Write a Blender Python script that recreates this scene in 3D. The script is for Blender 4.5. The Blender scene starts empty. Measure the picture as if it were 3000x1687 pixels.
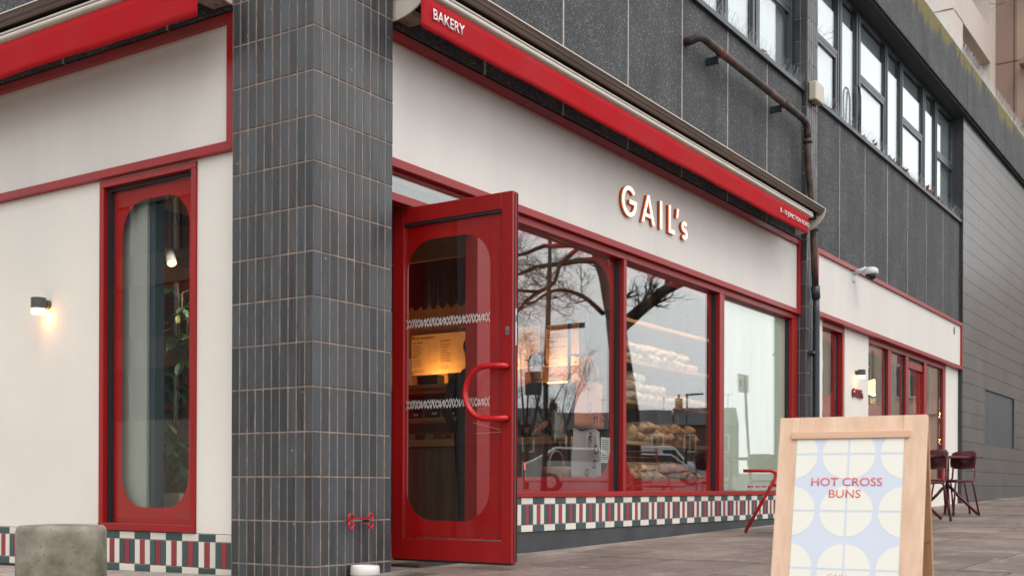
import bpy, bmesh, math, random
from mathutils import Vector, Matrix
random.seed(7)
R = math.radians
SC = bpy.context.scene
COL = SC.collection

# ---------------------------------------------------------------- camera
cam_d = bpy.data.cameras.new('camera')
cam = bpy.data.objects.new('camera', cam_d)
COL.objects.link(cam)
cam_d.sensor_width = 36.0
cam_d.lens = 40.75
cam_d.shift_y = 0.1944
cam_d.clip_start = 0.05
cam_d.clip_end = 900.0
cam.matrix_world = (Matrix.Translation((-4.756, -4.484, 0.50)) @ Matrix.Rotation(R(33.55 - 90), 4, 'Z')
                    @ Matrix.Rotation(R(90), 4, 'X') @ Matrix.Rotation(0.00366, 4, 'Z'))
cam_d.dof.use_dof = True
cam_d.dof.focus_distance = 8.6
cam_d.dof.aperture_fstop = 4.5
SC.camera = cam

# ---------------------------------------------------------------- overcast sky
W = bpy.data.worlds.new('World')
SC.world = W
W.use_nodes = True
wn, wl = W.node_tree.nodes, W.node_tree.links
wn.clear()
w_out = wn.new('ShaderNodeOutputWorld')
w_bg = wn.new('ShaderNodeBackground')
sky = wn.new('ShaderNodeTexSky')
sky.sky_type = 'NISHITA'
sky.sun_disc = False
sky.sun_elevation = R(52)
sky.sun_rotation = R(150)
sky.air_density = 2.0
sky.dust_density = 6.0
sky.ozone_density = 1.0
hsv = wn.new('ShaderNodeHueSaturation')
hsv.inputs['Saturation'].default_value = 0.16
wl.new(sky.outputs[0], hsv.inputs['Color'])
tc = wn.new('ShaderNodeTexCoord')
cn = wn.new('ShaderNodeTexNoise')            # soft cloud cover over the whole dome
cn.inputs['Scale'].default_value = 2.4
cn.inputs['Detail'].default_value = 6.0
wl.new(tc.outputs['Generated'], cn.inputs['Vector'])
cr = wn.new('ShaderNodeValToRGB')
cr.color_ramp.elements[0].position = 0.3
cr.color_ramp.elements[0].color = (11.6, 12.0, 12.4, 1)
cr.color_ramp.elements[1].position = 0.72
cr.color_ramp.elements[1].color = (17.6, 17.7, 17.7, 1)
wl.new(cn.outputs['Fac'], cr.inputs['Fac'])
wm = wn.new('ShaderNodeMix')
wm.data_type = 'RGBA'
wm.inputs[0].default_value = 0.8
wl.new(hsv.outputs[0], wm.inputs[6])
wl.new(cr.outputs[0], wm.inputs[7])
wl.new(wm.outputs[2], w_bg.inputs['Color'])
w_bg.inputs['Strength'].default_value = 0.105
wl.new(w_bg.outputs[0], w_out.inputs['Surface'])

sun_d = bpy.data.lights.new('sun', 'SUN')
sun_d.energy = 0.8
sun_d.angle = R(25)
sun_d.color = (1.0, 0.97, 0.94)
sun = bpy.data.objects.new('sun', sun_d)
sun.rotation_euler = (R(38), 0, R(-30))
sun.location = (-6, -10, 20)
COL.objects.link(sun)

SC.view_settings.view_transform = 'Standard'
SC.view_settings.look = 'None'
SC.view_settings.gamma = 1.0
SC.view_settings.exposure = 0.28
SC.view_settings.use_curve_mapping = False
SC.cycles.max_bounces = 8
SC.cycles.transparent_max_bounces = 16
SC.cycles.caustics_reflective = False
SC.cycles.caustics_refractive = False
SC.cycles.sample_clamp_indirect = 4.0
SC.cycles.use_denoising = True

# ---------------------------------------------------------------- materials
MATS = {}

def new_mat(name):
    m = bpy.data.materials.new(name)
    m.use_nodes = True
    nt = m.node_tree
    p = nt.nodes['Principled BSDF']
    MATS[name] = m
    return m, nt, p

def noise_node(nt, scale, detail=5.0, rough=0.55, coord='Object', stretch=None):
    t = nt.nodes.new('ShaderNodeTexCoord')
    n = nt.nodes.new('ShaderNodeTexNoise')
    n.inputs['Scale'].default_value = scale
    n.inputs['Detail'].default_value = detail
    n.inputs['Roughness'].default_value = rough
    src = t.outputs[coord]
    if coord == 'World':
        pass
    if stretch:
        mp = nt.nodes.new('ShaderNodeMapping')
        mp.inputs['Scale'].default_value = stretch
        nt.links.new(src, mp.inputs['Vector'])
        src = mp.outputs[0]
    nt.links.new(src, n.inputs['Vector'])
    return n

def ramp(nt, src, stops):
    r = nt.nodes.new('ShaderNodeValToRGB')
    e = r.color_ramp.elements
    while len(e) < len(stops):
        e.new(0.5)
    for i, (pos, c) in enumerate(stops):
        e[i].position = pos
        e[i].color = (c[0], c[1], c[2], 1) if len(c) == 3 else c
    nt.links.new(src, r.inputs['Fac'])
    return r

def mix(nt, fac, a, b, mode='MIX'):
    m = nt.nodes.new('ShaderNodeMix')
    m.data_type = 'RGBA'
    m.blend_type = mode
    for k, v in ((0, fac), (6, a), (7, b)):
        if hasattr(v, 'is_linked'):
            nt.links.new(v, m.inputs[k])
        elif isinstance(v, (tuple, list)):
            m.inputs[k].default_value = (v[0], v[1], v[2], 1)
        else:
            m.inputs[k].default_value = v
    return m.outputs[2]

def math_node(nt, op, a, b=None, clamp=False):
    m = nt.nodes.new('ShaderNodeMath')
    m.operation = op
    m.use_clamp = clamp
    for k, v in ((0, a), (1, b)):
        if v is None:
            continue
        if hasattr(v, 'is_linked'):
            nt.links.new(v, m.inputs[k])
        else:
            m.inputs[k].default_value = v
    return m.outputs[0]

def bump(nt, p, h, strength, dist=0.01):
    b = nt.nodes.new('ShaderNodeBump')
    b.inputs['Strength'].default_value = strength
    b.inputs['Distance'].default_value = dist
    nt.links.new(h, b.inputs['Height'])
    nt.links.new(b.outputs[0], p.inputs['Normal'])

def obj_random(nt):
    return nt.nodes.new('ShaderNodeObjectInfo').outputs['Random']

def paint(name, c, rough=0.4, var=0.12, scale=3.0, bmp=0.0, bscale=60.0, metal=0.0, spec=0.5, stretch=None, rnd=0.0, coat=0.0):
    """plain surface: base colour with soft noise variation, optional fine relief and per-object shade"""
    m, nt, p = new_mat(name)
    n = noise_node(nt, scale, stretch=stretch)
    a = [max(0, x * (1 - var)) for x in c]
    b = [min(1, x * (1 + var)) for x in c]
    col = ramp(nt, n.outputs['Fac'], [(0.3, a), (0.7, b)]).outputs[0]
    if rnd:
        f = math_node(nt, 'MULTIPLY_ADD', obj_random(nt), 2 * rnd)
        f.node.inputs[2].default_value = 1 - rnd
        h = nt.nodes.new('ShaderNodeHueSaturation')
        nt.links.new(f, h.inputs['Value'])
        nt.links.new(col, h.inputs['Color'])
        col = h.outputs[0]
    nt.links.new(col, p.inputs['Base Color'])
    rr = ramp(nt, n.outputs['Fac'], [(0.3, (rough * 0.85,) * 3), (0.7, (min(1, rough * 1.15),) * 3)])
    nt.links.new(rr.outputs[0], p.inputs['Roughness'])
    p.inputs['Metallic'].default_value = metal
    p.inputs['Specular IOR Level'].default_value = spec
    p.inputs['Coat Weight'].default_value = coat
    p.inputs['Coat Roughness'].default_value = 0.1
    if bmp:
        bn = noise_node(nt, bscale, 4.0)
        bump(nt, p, bn.outputs['Fac'], bmp)
    return m

def emit(name, c, s, base=(0.8, 0.8, 0.8)):
    m, nt, p = new_mat(name)
    p.inputs['Base Color'].default_value = (*base, 1)
    n = noise_node(nt, 14.0)
    col = ramp(nt, n.outputs['Fac'], [(0.3, [x * 0.92 for x in c]), (0.7, c)])
    nt.links.new(col.outputs[0], p.inputs['Emission Color'])
    p.inputs['Emission Strength'].default_value = s
    return m

def glass(name, tint=(0.93, 0.96, 0.95), f0=0.155, rough=0.0, dirt=0.010):
    """pane: transparent body, mirror reflection that grows at grazing angles, faint film of dust"""
    m, nt, p = new_mat(name)
    out = nt.nodes['Material Output']
    nt.nodes.remove(p)
    lw = nt.nodes.new('ShaderNodeLayerWeight')
    lw.inputs['Blend'].default_value = 0.5
    pw = math_node(nt, 'POWER', lw.outputs['Facing'], 5.0)
    f = math_node(nt, 'MULTIPLY_ADD', pw, 1 - f0)
    f.node.inputs[2].default_value = f0
    tr = nt.nodes.new('ShaderNodeBsdfTransparent')
    tr.inputs[0].default_value = (*tint, 1)
    gl = nt.nodes.new('ShaderNodeBsdfGlossy')
    gl.inputs['Roughness'].default_value = rough
    gl.inputs['Color'].default_value = (1, 1, 1, 1)
    wob = noise_node(nt, 1.3, 2.0)
    b = nt.nodes.new('ShaderNodeBump')
    b.inputs['Strength'].default_value = 0.02
    b.inputs['Distance'].default_value = 0.02
    nt.links.new(wob.outputs['Fac'], b.inputs['Height'])
    nt.links.new(b.outputs[0], gl.inputs['Normal'])
    ms = nt.nodes.new('ShaderNodeMixShader')
    nt.links.new(f, ms.inputs[0])
    nt.links.new(tr.outputs[0], ms.inputs[1])
    nt.links.new(gl.outputs[0], ms.inputs[2])
    df = nt.nodes.new('ShaderNodeBsdfDiffuse')
    df.inputs[0].default_value = (0.7, 0.7, 0.68, 1)
    dn = noise_node(nt, 9.0, 6.0, stretch=(1, 1, 0.12))
    dr = ramp(nt, dn.outputs['Fac'], [(0.5, (0, 0, 0)), (0.85, (dirt * 3,) * 3)])
    m2 = nt.nodes.new('ShaderNodeMixShader')
    nt.links.new(dr.outputs[0], m2.inputs[0])
    nt.links.new(ms.outputs[0], m2.inputs[1])
    nt.links.new(df.outputs[0], m2.inputs[2])
    nt.links.new(m2.outputs[0], out.inputs['Surface'])
    return m

def speckle(name, dark, light, scale=95.0, moss=False):
    """exposed aggregate: crowded stone chips of different greys"""
    m, nt, p = new_mat(name)
    t = nt.nodes.new('ShaderNodeTexCoord')
    v = nt.nodes.new('ShaderNodeTexVoronoi')
    v.inputs['Scale'].default_value = scale
    nt.links.new(t.outputs['Object'], v.inputs['Vector'])
    sep = nt.nodes.new('ShaderNodeSeparateColor')
    nt.links.new(v.outputs['Color'], sep.inputs[0])
    mid = [(a * 2 + b) / 3 for a, b in zip(dark, light)]
    c1 = ramp(nt, sep.outputs[0], [(0.0, dark), (0.55, mid), (0.93, light), (1.0, [min(1, x * 2.2) for x in light])]).outputs[0]
    n = noise_node(nt, 1.6, 6.0)
    c2 = mix(nt, 1.0, c1, ramp(nt, n.outputs['Fac'], [(0.3, (0.72, 0.72, 0.74)), (0.7, (1.2, 1.17, 1.13))]).outputs[0], 'MULTIPLY')
    n3 = noise_node(nt, 1.0, 7.0, 0.65, stretch=(4.5, 4.5, 0.35))
    c2 = mix(nt, 1.0, c2, ramp(nt, n3.outputs['Fac'], [(0.35, (0.70, 0.70, 0.72)), (0.55, (1, 1, 1)), (0.75, (1.1, 1.09, 1.07))]).outputs[0], 'MULTIPLY')
    if moss:
        g = nt.nodes.new('ShaderNodeSeparateXYZ')
        nt.links.new(t.outputs['Object'], g.inputs[0])
        dn = noise_node(nt, 1.0, 6.0, 0.65, stretch=(3.2, 3.2, 0.22))
        hgt = math_node(nt, 'MULTIPLY_ADD', g.outputs['Z'], 0.75)
        hgt.node.inputs[2].default_value = -5.76
        s = math_node(nt, 'ADD', math_node(nt, 'MULTIPLY', dn.outputs['Fac'], 1.3), hgt)
        mk = ramp(nt, s, [(0.51, (0, 0, 0)), (0.60, (0.9, 0.9, 0.9))])
        fn = noise_node(nt, 40.0, 3.0)
        mc = ramp(nt, fn.outputs['Fac'], [(0.3, (0.08, 0.07, 0.010)), (0.7, (0.28, 0.20, 0.025))]).outputs[0]
        c2 = mix(nt, mk.outputs[0], c2, mc)
    nt.links.new(c2, p.inputs['Base Color'])
    p.inputs['Roughness'].default_value = 0.75
    bump(nt, p, v.outputs['Distance'], 0.6, 0.006)
    return m

def tile_mat(name, c, rough=0.22, rnd=0.18, chips=0.0, specks=False, var=0.1):
    m, nt, p = new_mat(name)
    n = noise_node(nt, 6.0, 6.0)
    a = [x * (1 - var) for x in c]
    b = [x * (1 + var) for x in c]
    col = ramp(nt, n.outputs['Fac'], [(0.3, a), (0.7, b)]).outputs[0]
    f = math_node(nt, 'MULTIPLY_ADD', obj_random(nt), 2 * rnd)
    f.node.inputs[2].default_value = 1 - rnd
    h = nt.nodes.new('ShaderNodeHueSaturation')
    nt.links.new(f, h.inputs['Value'])
    nt.links.new(col, h.inputs['Color'])
    col = h.outputs[0]
    if specks:                                   # old paint spots, scuffs and washed-out grout runs
        g = nt.nodes.new('ShaderNodeNewGeometry')
        v = nt.nodes.new('ShaderNodeTexVoronoi')
        v.inputs['Scale'].default_value = 9.0
        nt.links.new(g.outputs['Position'], v.inputs['Vector'])
        k = ramp(nt, v.outputs['Distance'], [(0.055, (1, 1, 1)), (0.085, (0, 0, 0))]).outputs[0]
        sep = nt.nodes.new('ShaderNodeSeparateColor')
        nt.links.new(v.outputs['Color'], sep.inputs[0])
        pick = math_node(nt, 'GREATER_THAN', sep.outputs[0], 0.72)
        col = mix(nt, math_node(nt, 'MULTIPLY', math_node(nt, 'MULTIPLY', k, pick), 0.5), col, (0.36, 0.31, 0.29))
        wn_ = nt.nodes.new('ShaderNodeTexNoise')
        mp = nt.nodes.new('ShaderNodeMapping')
        mp.inputs['Scale'].default_value = (9, 9, 0.8)
        nt.links.new(g.outputs['Position'], mp.inputs['Vector'])
        nt.links.new(mp.outputs[0], wn_.inputs['Vector'])
        wn_.inputs['Detail'].default_value = 8
        st = ramp(nt, wn_.outputs['Fac'], [(0.58, (0, 0, 0)), (0.8, (0.5, 0.5, 0.5))]).outputs[0]
        col = mix(nt, st, col, (0.15, 0.145, 0.145))
        rr = ramp(nt, wn_.outputs['Fac'], [(0.35, (rough * 0.9,) * 3), (0.7, (min(1, rough * 2.0),) * 3)])
        nt.links.new(rr.outputs[0], p.inputs['Roughness'])
    else:
        p.inputs['Roughness'].default_value = rough
    nt.links.new(col, p.inputs['Base Color'])
    bn = noise_node(nt, 22.0, 3.0)
    bump(nt, p, bn.outputs['Fac'], 0.06, 0.004)
    return m

def wood(name, a, b, rough=0.5, axis='Z', scale=2.0):
    m, nt, p = new_mat(name)
    st = {'X': (0.25, 6, 6), 'Y': (6, 0.25, 6), 'Z': (6, 6, 0.25)}[axis]
    n = noise_node(nt, scale * 3, 8.0, 0.6, stretch=st)
    col = ramp(nt, n.outputs['Fac'], [(0.3, a), (0.7, b)]).outputs[0]
    nt.links.new(col, p.inputs['Base Color'])
    p.inputs['Roughness'].default_value = rough
    bump(nt, p, n.outputs['Fac'], 0.08, 0.003)
    return m

paint('red', (0.30, 0.008, 0.008), 0.36, 0.14, 2.4, 0.05, 120, spec=0.42, stretch=(1, 1, 0.35))
paint('red_film', (0.50, 0.005, 0.005), 0.6, 0.05, 2.0, spec=0.15)
paint('red_dark', (0.16, 0.008, 0.014), 0.3, 0.12, 4.0)
paint('red_bright', (0.52, 0.008, 0.012), 0.22, 0.06, 3.0)
paint('cream', (0.71, 0.67, 0.625), 0.62, 0.05, 2.0, 0.10, 45, stretch=(1.4, 1.4, 0.25))
paint('render_white', (0.76, 0.715, 0.65), 0.8, 0.05, 1.0, 0.13, 38)
paint('black_rubber', (0.012, 0.013, 0.016), 0.55, 0.2, 8)
paint('dark_metal', (0.03, 0.036, 0.045), 0.38, 0.2, 5)
paint('frame_grey', (0.035, 0.045, 0.055), 0.35, 0.2, 4)
paint('void', (0.012, 0.012, 0.014), 0.8, 0.2, 3)
paint('steel', (0.55, 0.55, 0.55), 0.3, 0.1, 12, metal=1.0)
paint('grout', (0.27, 0.205, 0.17), 0.9, 0.35, 14, 0.3, 90)
paint('joint', (0.46, 0.39, 0.35), 0.9, 0.2, 9, 0.2, 60)
paint('awning_cream', (0.62, 0.56, 0.48), 0.45, 0.08, 5)
paint('hood_brown', (0.13, 0.085, 0.065), 0.5, 0.3, 4, stretch=(0.4, 0.4, 5))
paint('bracket_pink', (0.30, 0.22, 0.19), 0.6, 0.15, 8)
paint('plinth', (0.045, 0.047, 0.052), 0.7, 0.35, 5, 0.5, 70)
paint('white_print', (0.80, 0.77, 0.74), 0.7, 0.03, 5)
paint('sign_white', (0.80, 0.80, 0.76), 0.5, 0.03, 5)
paint('lamp_green', (0.06, 0.075, 0.06), 0.5, 0.15, 8)
paint('plastic_cream', (0.56, 0.50, 0.40), 0.5, 0.08, 6)
paint('plastic_white', (0.62, 0.63, 0.63), 0.4, 0.06, 6)
paint('black_gloss', (0.01, 0.01, 0.012), 0.1, 0.1, 6)
paint('concrete', (0.22, 0.20, 0.165), 0.85, 0.28, 7, 0.5, 60)
speckle('aggregate', (0.034, 0.036, 0.040), (0.105, 0.106, 0.11))
speckle('aggregate_moss', (0.034, 0.036, 0.040), (0.105, 0.106, 0.11), moss=True)
tile_mat('tile_slate', (0.050, 0.053, 0.058), 0.30, 0.32, specks=True)
tile_mat('tile_green', (0.045, 0.085, 0.085), 0.2, 0.14)
tile_mat('tile_white', (0.70, 0.65, 0.58), 0.25, 0.06, var=0.04)
tile_mat('tile_red', (0.27, 0.035, 0.045), 0.4, 0.12)
glass('glass')
glass('glass_side', f0=0.045, dirt=0.004)
glass('glass_upper', (0.88, 0.92, 0.93), 0.20)
emit('letter_face', (1.0, 0.86, 0.70), 0.85)
emit('letter_edge', (1.0, 0.28, 0.05), 0.6, (0.6, 0.1, 0.02))
emit('lamp_glow', (1.0, 0.66, 0.32), 3.2)
emit('bulb', (1.0, 0.40, 0.07), 5.0)

# ---------------------------------------------------------------- mesh helpers
class MB:
    """collects simple shapes, then links them as one mesh object"""
    def __init__(s):
        s.v, s.f, s.mi, s.cur = [], [], [], 0

    def add(s, vs, fs):
        o = len(s.v)
        s.v += [tuple(x) for x in vs]
        s.f += [tuple(i + o for i in f) for f in fs]
        s.mi += [s.cur] * len(fs)
        return s

    def box(s, x0, x1, y0, y1, z0, z1):
        x0, x1 = min(x0, x1), max(x0, x1); y0, y1 = min(y0, y1), max(y0, y1); z0, z1 = min(z0, z1), max(z0, z1)
        return s.add([(x0, y0, z0), (x1, y0, z0), (x1, y1, z0), (x0, y1, z0), (x0, y0, z1), (x1, y0, z1), (x1, y1, z1), (x0, y1, z1)],
                     [(0, 3, 2, 1), (4, 5, 6, 7), (0, 1, 5, 4), (1, 2, 6, 5), (2, 3, 7, 6), (3, 0, 4, 7)])

    def hexa(s, p):
        return s.add(p, [(0, 3, 2, 1), (4, 5, 6, 7), (0, 1, 5, 4), (1, 2, 6, 5), (2, 3, 7, 6), (3, 0, 4, 7)])

    def bar(s, a, b, w, h=None, up=(0, 0, 1)):
        """rectangular bar from a to b"""
        a, b = Vector(a), Vector(b)
        h = h or w
        d = (b - a).normalized()
        u = Vector(up)
        if abs(d.dot(u)) > 0.95:
            u = Vector((1, 0, 0))
        r = d.cross(u).normalized()
        u = r.cross(d)
        c = [(-1, -1), (1, -1), (1, 1), (-1, 1)]
        return s.hexa([a + r * i * w / 2 + u * j * h / 2 for i, j in c] + [b + r * i * w / 2 + u * j * h / 2 for i, j in c])

    def tube(s, pts, rad, n=8, caps=True):
        pts = [Vector(p) for p in pts]
        if not isinstance(rad, (list, tuple)):
            rad = [rad] * len(pts)
        vs, fs = [], []
        prev = None
        for i, p in enumerate(pts):
            if i == 0:
                d = pts[1] - p
            elif i == len(pts) - 1:
                d = p - pts[i - 1]
            else:
                d = (pts[i + 1] - p).normalized() + (p - pts[i - 1]).normalized()
            d = d.normalized() if d.length > 1e-9 else Vector((0, 0, 1))
            if prev is None:
                u = Vector((0, 0, 1)) if abs(d.z) < 0.9 else Vector((1, 0, 0))
                u = (u - d * u.dot(d)).normalized()
            else:
                u = prev - d * prev.dot(d)
                u = u.normalized() if u.length > 1e-6 else Vector((1, 0, 0))
            prev = u
            w = d.cross(u)
            for k in range(n):
                a = 2 * math.pi * k / n
                vs.append(p + (u * math.cos(a) + w * math.sin(a)) * rad[i])
        for i in range(len(pts) - 1):
            for k in range(n):
                k2 = (k + 1) % n
                fs.append((i * n + k, i * n + k2, (i + 1) * n + k2, (i + 1) * n + k))
        if caps:
            fs.append(tuple(reversed(range(n))))
            fs.append(tuple((len(pts) - 1) * n + k for k in range(n)))
        return s.add(vs, fs)

    def lathe(s, prof, n=24, c=(0, 0, 0), axis='Z'):
        vs, fs = [], []
        for (r, h) in prof:
            for k in range(n):
                a = 2 * math.pi * k / n
                x, y = r * math.cos(a), r * math.sin(a)
                q = {'Z': (x, y, h), 'Y': (x, h, y), 'X': (h, x, y)}[axis]
                vs.append((c[0] + q[0], c[1] + q[1], c[2] + q[2]))
        m = len(prof)
        for i in range(m - 1):
            for k in range(n):
                k2 = (k + 1) % n
                fs.append((i * n + k, i * n + k2, (i + 1) * n + k2, (i + 1) * n + k))
        if prof[0][0] > 1e-5:
            fs.append(tuple(reversed(range(n))))
        if prof[-1][0] > 1e-5:
            fs.append(tuple((m - 1) * n + k for k in range(n)))
        return s.add(vs, fs)

    def prism(s, poly, plane, a, b):
        """poly: list of 2-D points; plane 'YZ' extrudes along X, 'XZ' along Y, 'XY' along Z"""
        def q(p, t):
            return {'YZ': (t, p[0], p[1]), 'XZ': (p[0], t, p[1]), 'XY': (p[0], p[1], t)}[plane]
        n = len(poly)
        vs = [q(p, a) for p in poly] + [q(p, b) for p in poly]
        fs = [tuple(reversed(range(n))), tuple(range(n, 2 * n))]
        fs += [(i, (i + 1) % n, n + (i + 1) % n, n + i) for i in range(n)]
        return s.add(vs, fs)

    def ellipsoid(s, c, r, n=10, m=7):
        vs, fs = [], []
        for i in range(1, m):
            t = math.pi * i / m
            for k in range(n):
                a = 2 * math.pi * k / n
                vs.append((c[0] + r[0] * math.sin(t) * math.cos(a), c[1] + r[1] * math.sin(t) * math.sin(a), c[2] + r[2] * math.cos(t)))
        vs += [(c[0], c[1], c[2] + r[2]), (c[0], c[1], c[2] - r[2])]
        T, B = len(vs) - 2, len(vs) - 1
        for i in range(m - 2):
            for k in range(n):
                k2 = (k + 1) % n
                fs.append((i * n + k, (i + 1) * n + k, (i + 1) * n + k2, i * n + k2))
        for k in range(n):
            k2 = (k + 1) % n
            fs.append((T, k, k2))
            fs.append((B, (m - 2) * n + k2, (m - 2) * n + k))
        return s.add(vs, fs)

    def mesh(s, name, mats):
        me = bpy.data.meshes.new(name)
        me.from_pydata(s.v, [], s.f)
        for m in (mats if isinstance(mats, (list, tuple)) else [mats]):
            me.materials.append(MATS[m])
        if any(s.mi):
            me.polygons.foreach_set('material_index', s.mi)
        bm = bmesh.new()
        bm.from_mesh(me)
        bmesh.ops.recalc_face_normals(bm, faces=bm.faces)
        bm.to_mesh(me)
        bm.free()
        return me

    def build(s, name, mats, parent=None, smooth=False, bevel=0.0, seg=2):
        return link(name, s.mesh(name, mats), parent, smooth, bevel, seg)

def link(name, me, parent=None, smooth=False, bevel=0.0, seg=2):
    o = bpy.data.objects.new(name, me)
    COL.objects.link(o)
    if smooth:
        me.polygons.foreach_set('use_smooth', [True] * len(me.polygons))
    if bevel:
        b = o.modifiers.new('bevel', 'BEVEL')
        b.width = bevel
        b.segments = seg
        b.limit_method = 'ANGLE'
        b.angle_limit = R(40)
    if parent is not None:
        adopt(o, parent)
    return o

def adopt(o, parent):
    o.parent = parent
    if not parent.get('_local', False):
        top = parent
        M = Matrix.Identity(4)
        while top is not None:           # parents sit untilted at their base, so their offset is a translation
            M = Matrix.Translation(top.location) @ M if top.type == 'EMPTY' else M
            top = top.parent
        o.matrix_parent_inverse = M.inverted() if parent.type == 'EMPTY' else Matrix.Identity(4)

def thing(name, label, cat, loc=(0, 0, 0), group=None, rz=None, kind=None):
    """an Empty at the thing's base; with rz given its parts are built in its own coordinates"""
    o = bpy.data.objects.new(name, None)
    COL.objects.link(o)
    o.location = loc
    o.empty_display_size = 0.1
    tag(o, label, cat, group, kind)
    if rz is not None:
        o.rotation_euler = (0, 0, rz)
        o['_local'] = True
    return o

def tag(o, label=None, cat=None, group=None, kind=None):
    if label:
        o['label'] = label
    if cat:
        o['category'] = cat
    if group:
        o['group'] = group
    if kind:
        o['kind'] = kind
    return o

def inst(name, me, parent, loc=(0, 0, 0), rot=(0, 0, 0), sc=(1, 1, 1)):
    o = bpy.data.objects.new(name, me)
    COL.objects.link(o)
    o.location, o.rotation_euler, o.scale = loc, rot, sc
    if parent is not None:
        adopt(o, parent)
    return o

def copy_tree(root, loc, rz=None, label=None, group=None):
    r = root.copy()
    COL.objects.link(r)
    r.location = loc
    if rz is not None:
        r.rotation_euler = (0, 0, rz)
    tag(r, label, None, group)
    for ch in list(root.children):
        c = ch.copy()
        COL.objects.link(c)
        c.parent = r
        for g in list(ch.children):
            d = g.copy()
            COL.objects.link(d)
            d.parent = c
    return r

def text_mesh(body, size, extrude, mat, align='LEFT', spacing=1.0, offset=0.0):
    cu = bpy.data.curves.new('lettering', 'FONT')
    cu.body = body
    cu.size = size
    cu.extrude = extrude
    cu.align_x = align
    cu.space_character = spacing
    cu.offset = offset
    cu.resolution_u = 4
    o = bpy.data.objects.new('lettering', cu)
    COL.objects.link(o)
    dg = bpy.context.evaluated_depsgraph_get()
    me = bpy.data.meshes.new_from_object(o.evaluated_get(dg))
    bpy.data.objects.remove(o)
    me.materials.clear()
    me.materials.append(MATS[mat])
    return me

def fit_text(body, mat, w, h, extrude=0.001, offset=0.0, spacing=1.0):
    """lettering scaled to w by h, lower left corner at the origin, in the local XY plane"""
    me = text_mesh(body, 1.0, 0.0, mat, spacing=spacing, offset=offset)
    xs = [v.co.x for v in me.vertices]
    ys = [v.co.y for v in me.vertices]
    sx, sy = w / (max(xs) - min(xs)), h / (max(ys) - min(ys))
    x0, y0 = min(xs), min(ys)
    bm = bmesh.new()
    bm.from_mesh(me)
    for v in bm.verts:
        v.co = Vector(((v.co.x - x0) * sx, (v.co.y - y0) * sy, 0))
    g = bmesh.ops.extrude_face_region(bm, geom=bm.faces[:])
    bmesh.ops.translate(bm, verts=[e for e in g['geom'] if isinstance(e, bmesh.types.BMVert)], vec=(0, 0, extrude))
    bmesh.ops.recalc_face_normals(bm, faces=bm.faces)
    bm.to_mesh(me)
    bm.free()
    return me

ROT_R = (R(90), 0, 0)                  # lettering that stands on a wall facing -Y
ROT_L = (R(90), 0, R(-90))             # lettering that stands on a wall facing -X

def rrect(x0, x1, z0, z1, r, n=8):
    pts = []
    for cx, cz, a0 in ((x1 - r, z1 - r, 0), (x0 + r, z1 - r, 90), (x0 + r, z0 + r, 180), (x1 - r, z0 + r, 270)):
        for k in range(n + 1):
            a = R(a0 + 90 * k / n)
            pts.append((cx + r * math.cos(a), cz + r * math.sin(a)))
    return pts

def ring_film(outer, hole, r, plane, t0, t1, n=8):
    """flat border (x0,x1,z0,z1) with a round-cornered opening, extruded t0..t1 along the plane's normal"""
    x0, x1, z0, z1 = outer
    inner = rrect(*hole, r, n)
    m = n + 1
    corners = [(x1, z1), (x0, z1), (x0, z0), (x1, z0)]
    mb = MB()
    def q(p, t):
        return (p[0], t, p[1]) if plane == 'XZ' else (t, p[0], p[1])
    N = len(inner)
    vs = [q(p, t0) for p in inner] + [q(p, t0) for p in corners] + [q(p, t1) for p in inner] + [q(p, t1) for p in corners]
    fs = []
    o = N + 4
    for c in range(4):
        for k in range(n):
            i = c * m + k
            fs.append((i, i + 1, N + c))
            fs.append((o + i + 1, o + i, o + N + c))
        i, j, c2 = c * m + n, ((c + 1) * m) % N, (c + 1) % 4
        fs.append((i, j, N + c2, N + c))
        fs.append((o + j, o + i, o + N + c, o + N + c2))
    for i in range(N):
        j = (i + 1) % N
        fs.append((j, i, o + i, o + j))
    for c in range(4):
        c2 = (c + 1) % 4
        fs.append((N + c, N + c2, o + N + c2, o + N + c))
    return mb.add(vs, fs)
# ================================================================ ground
def g(x, y):
    return -0.015 + 0.0172 * x - 0.015 * max(0.0, y)

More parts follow.
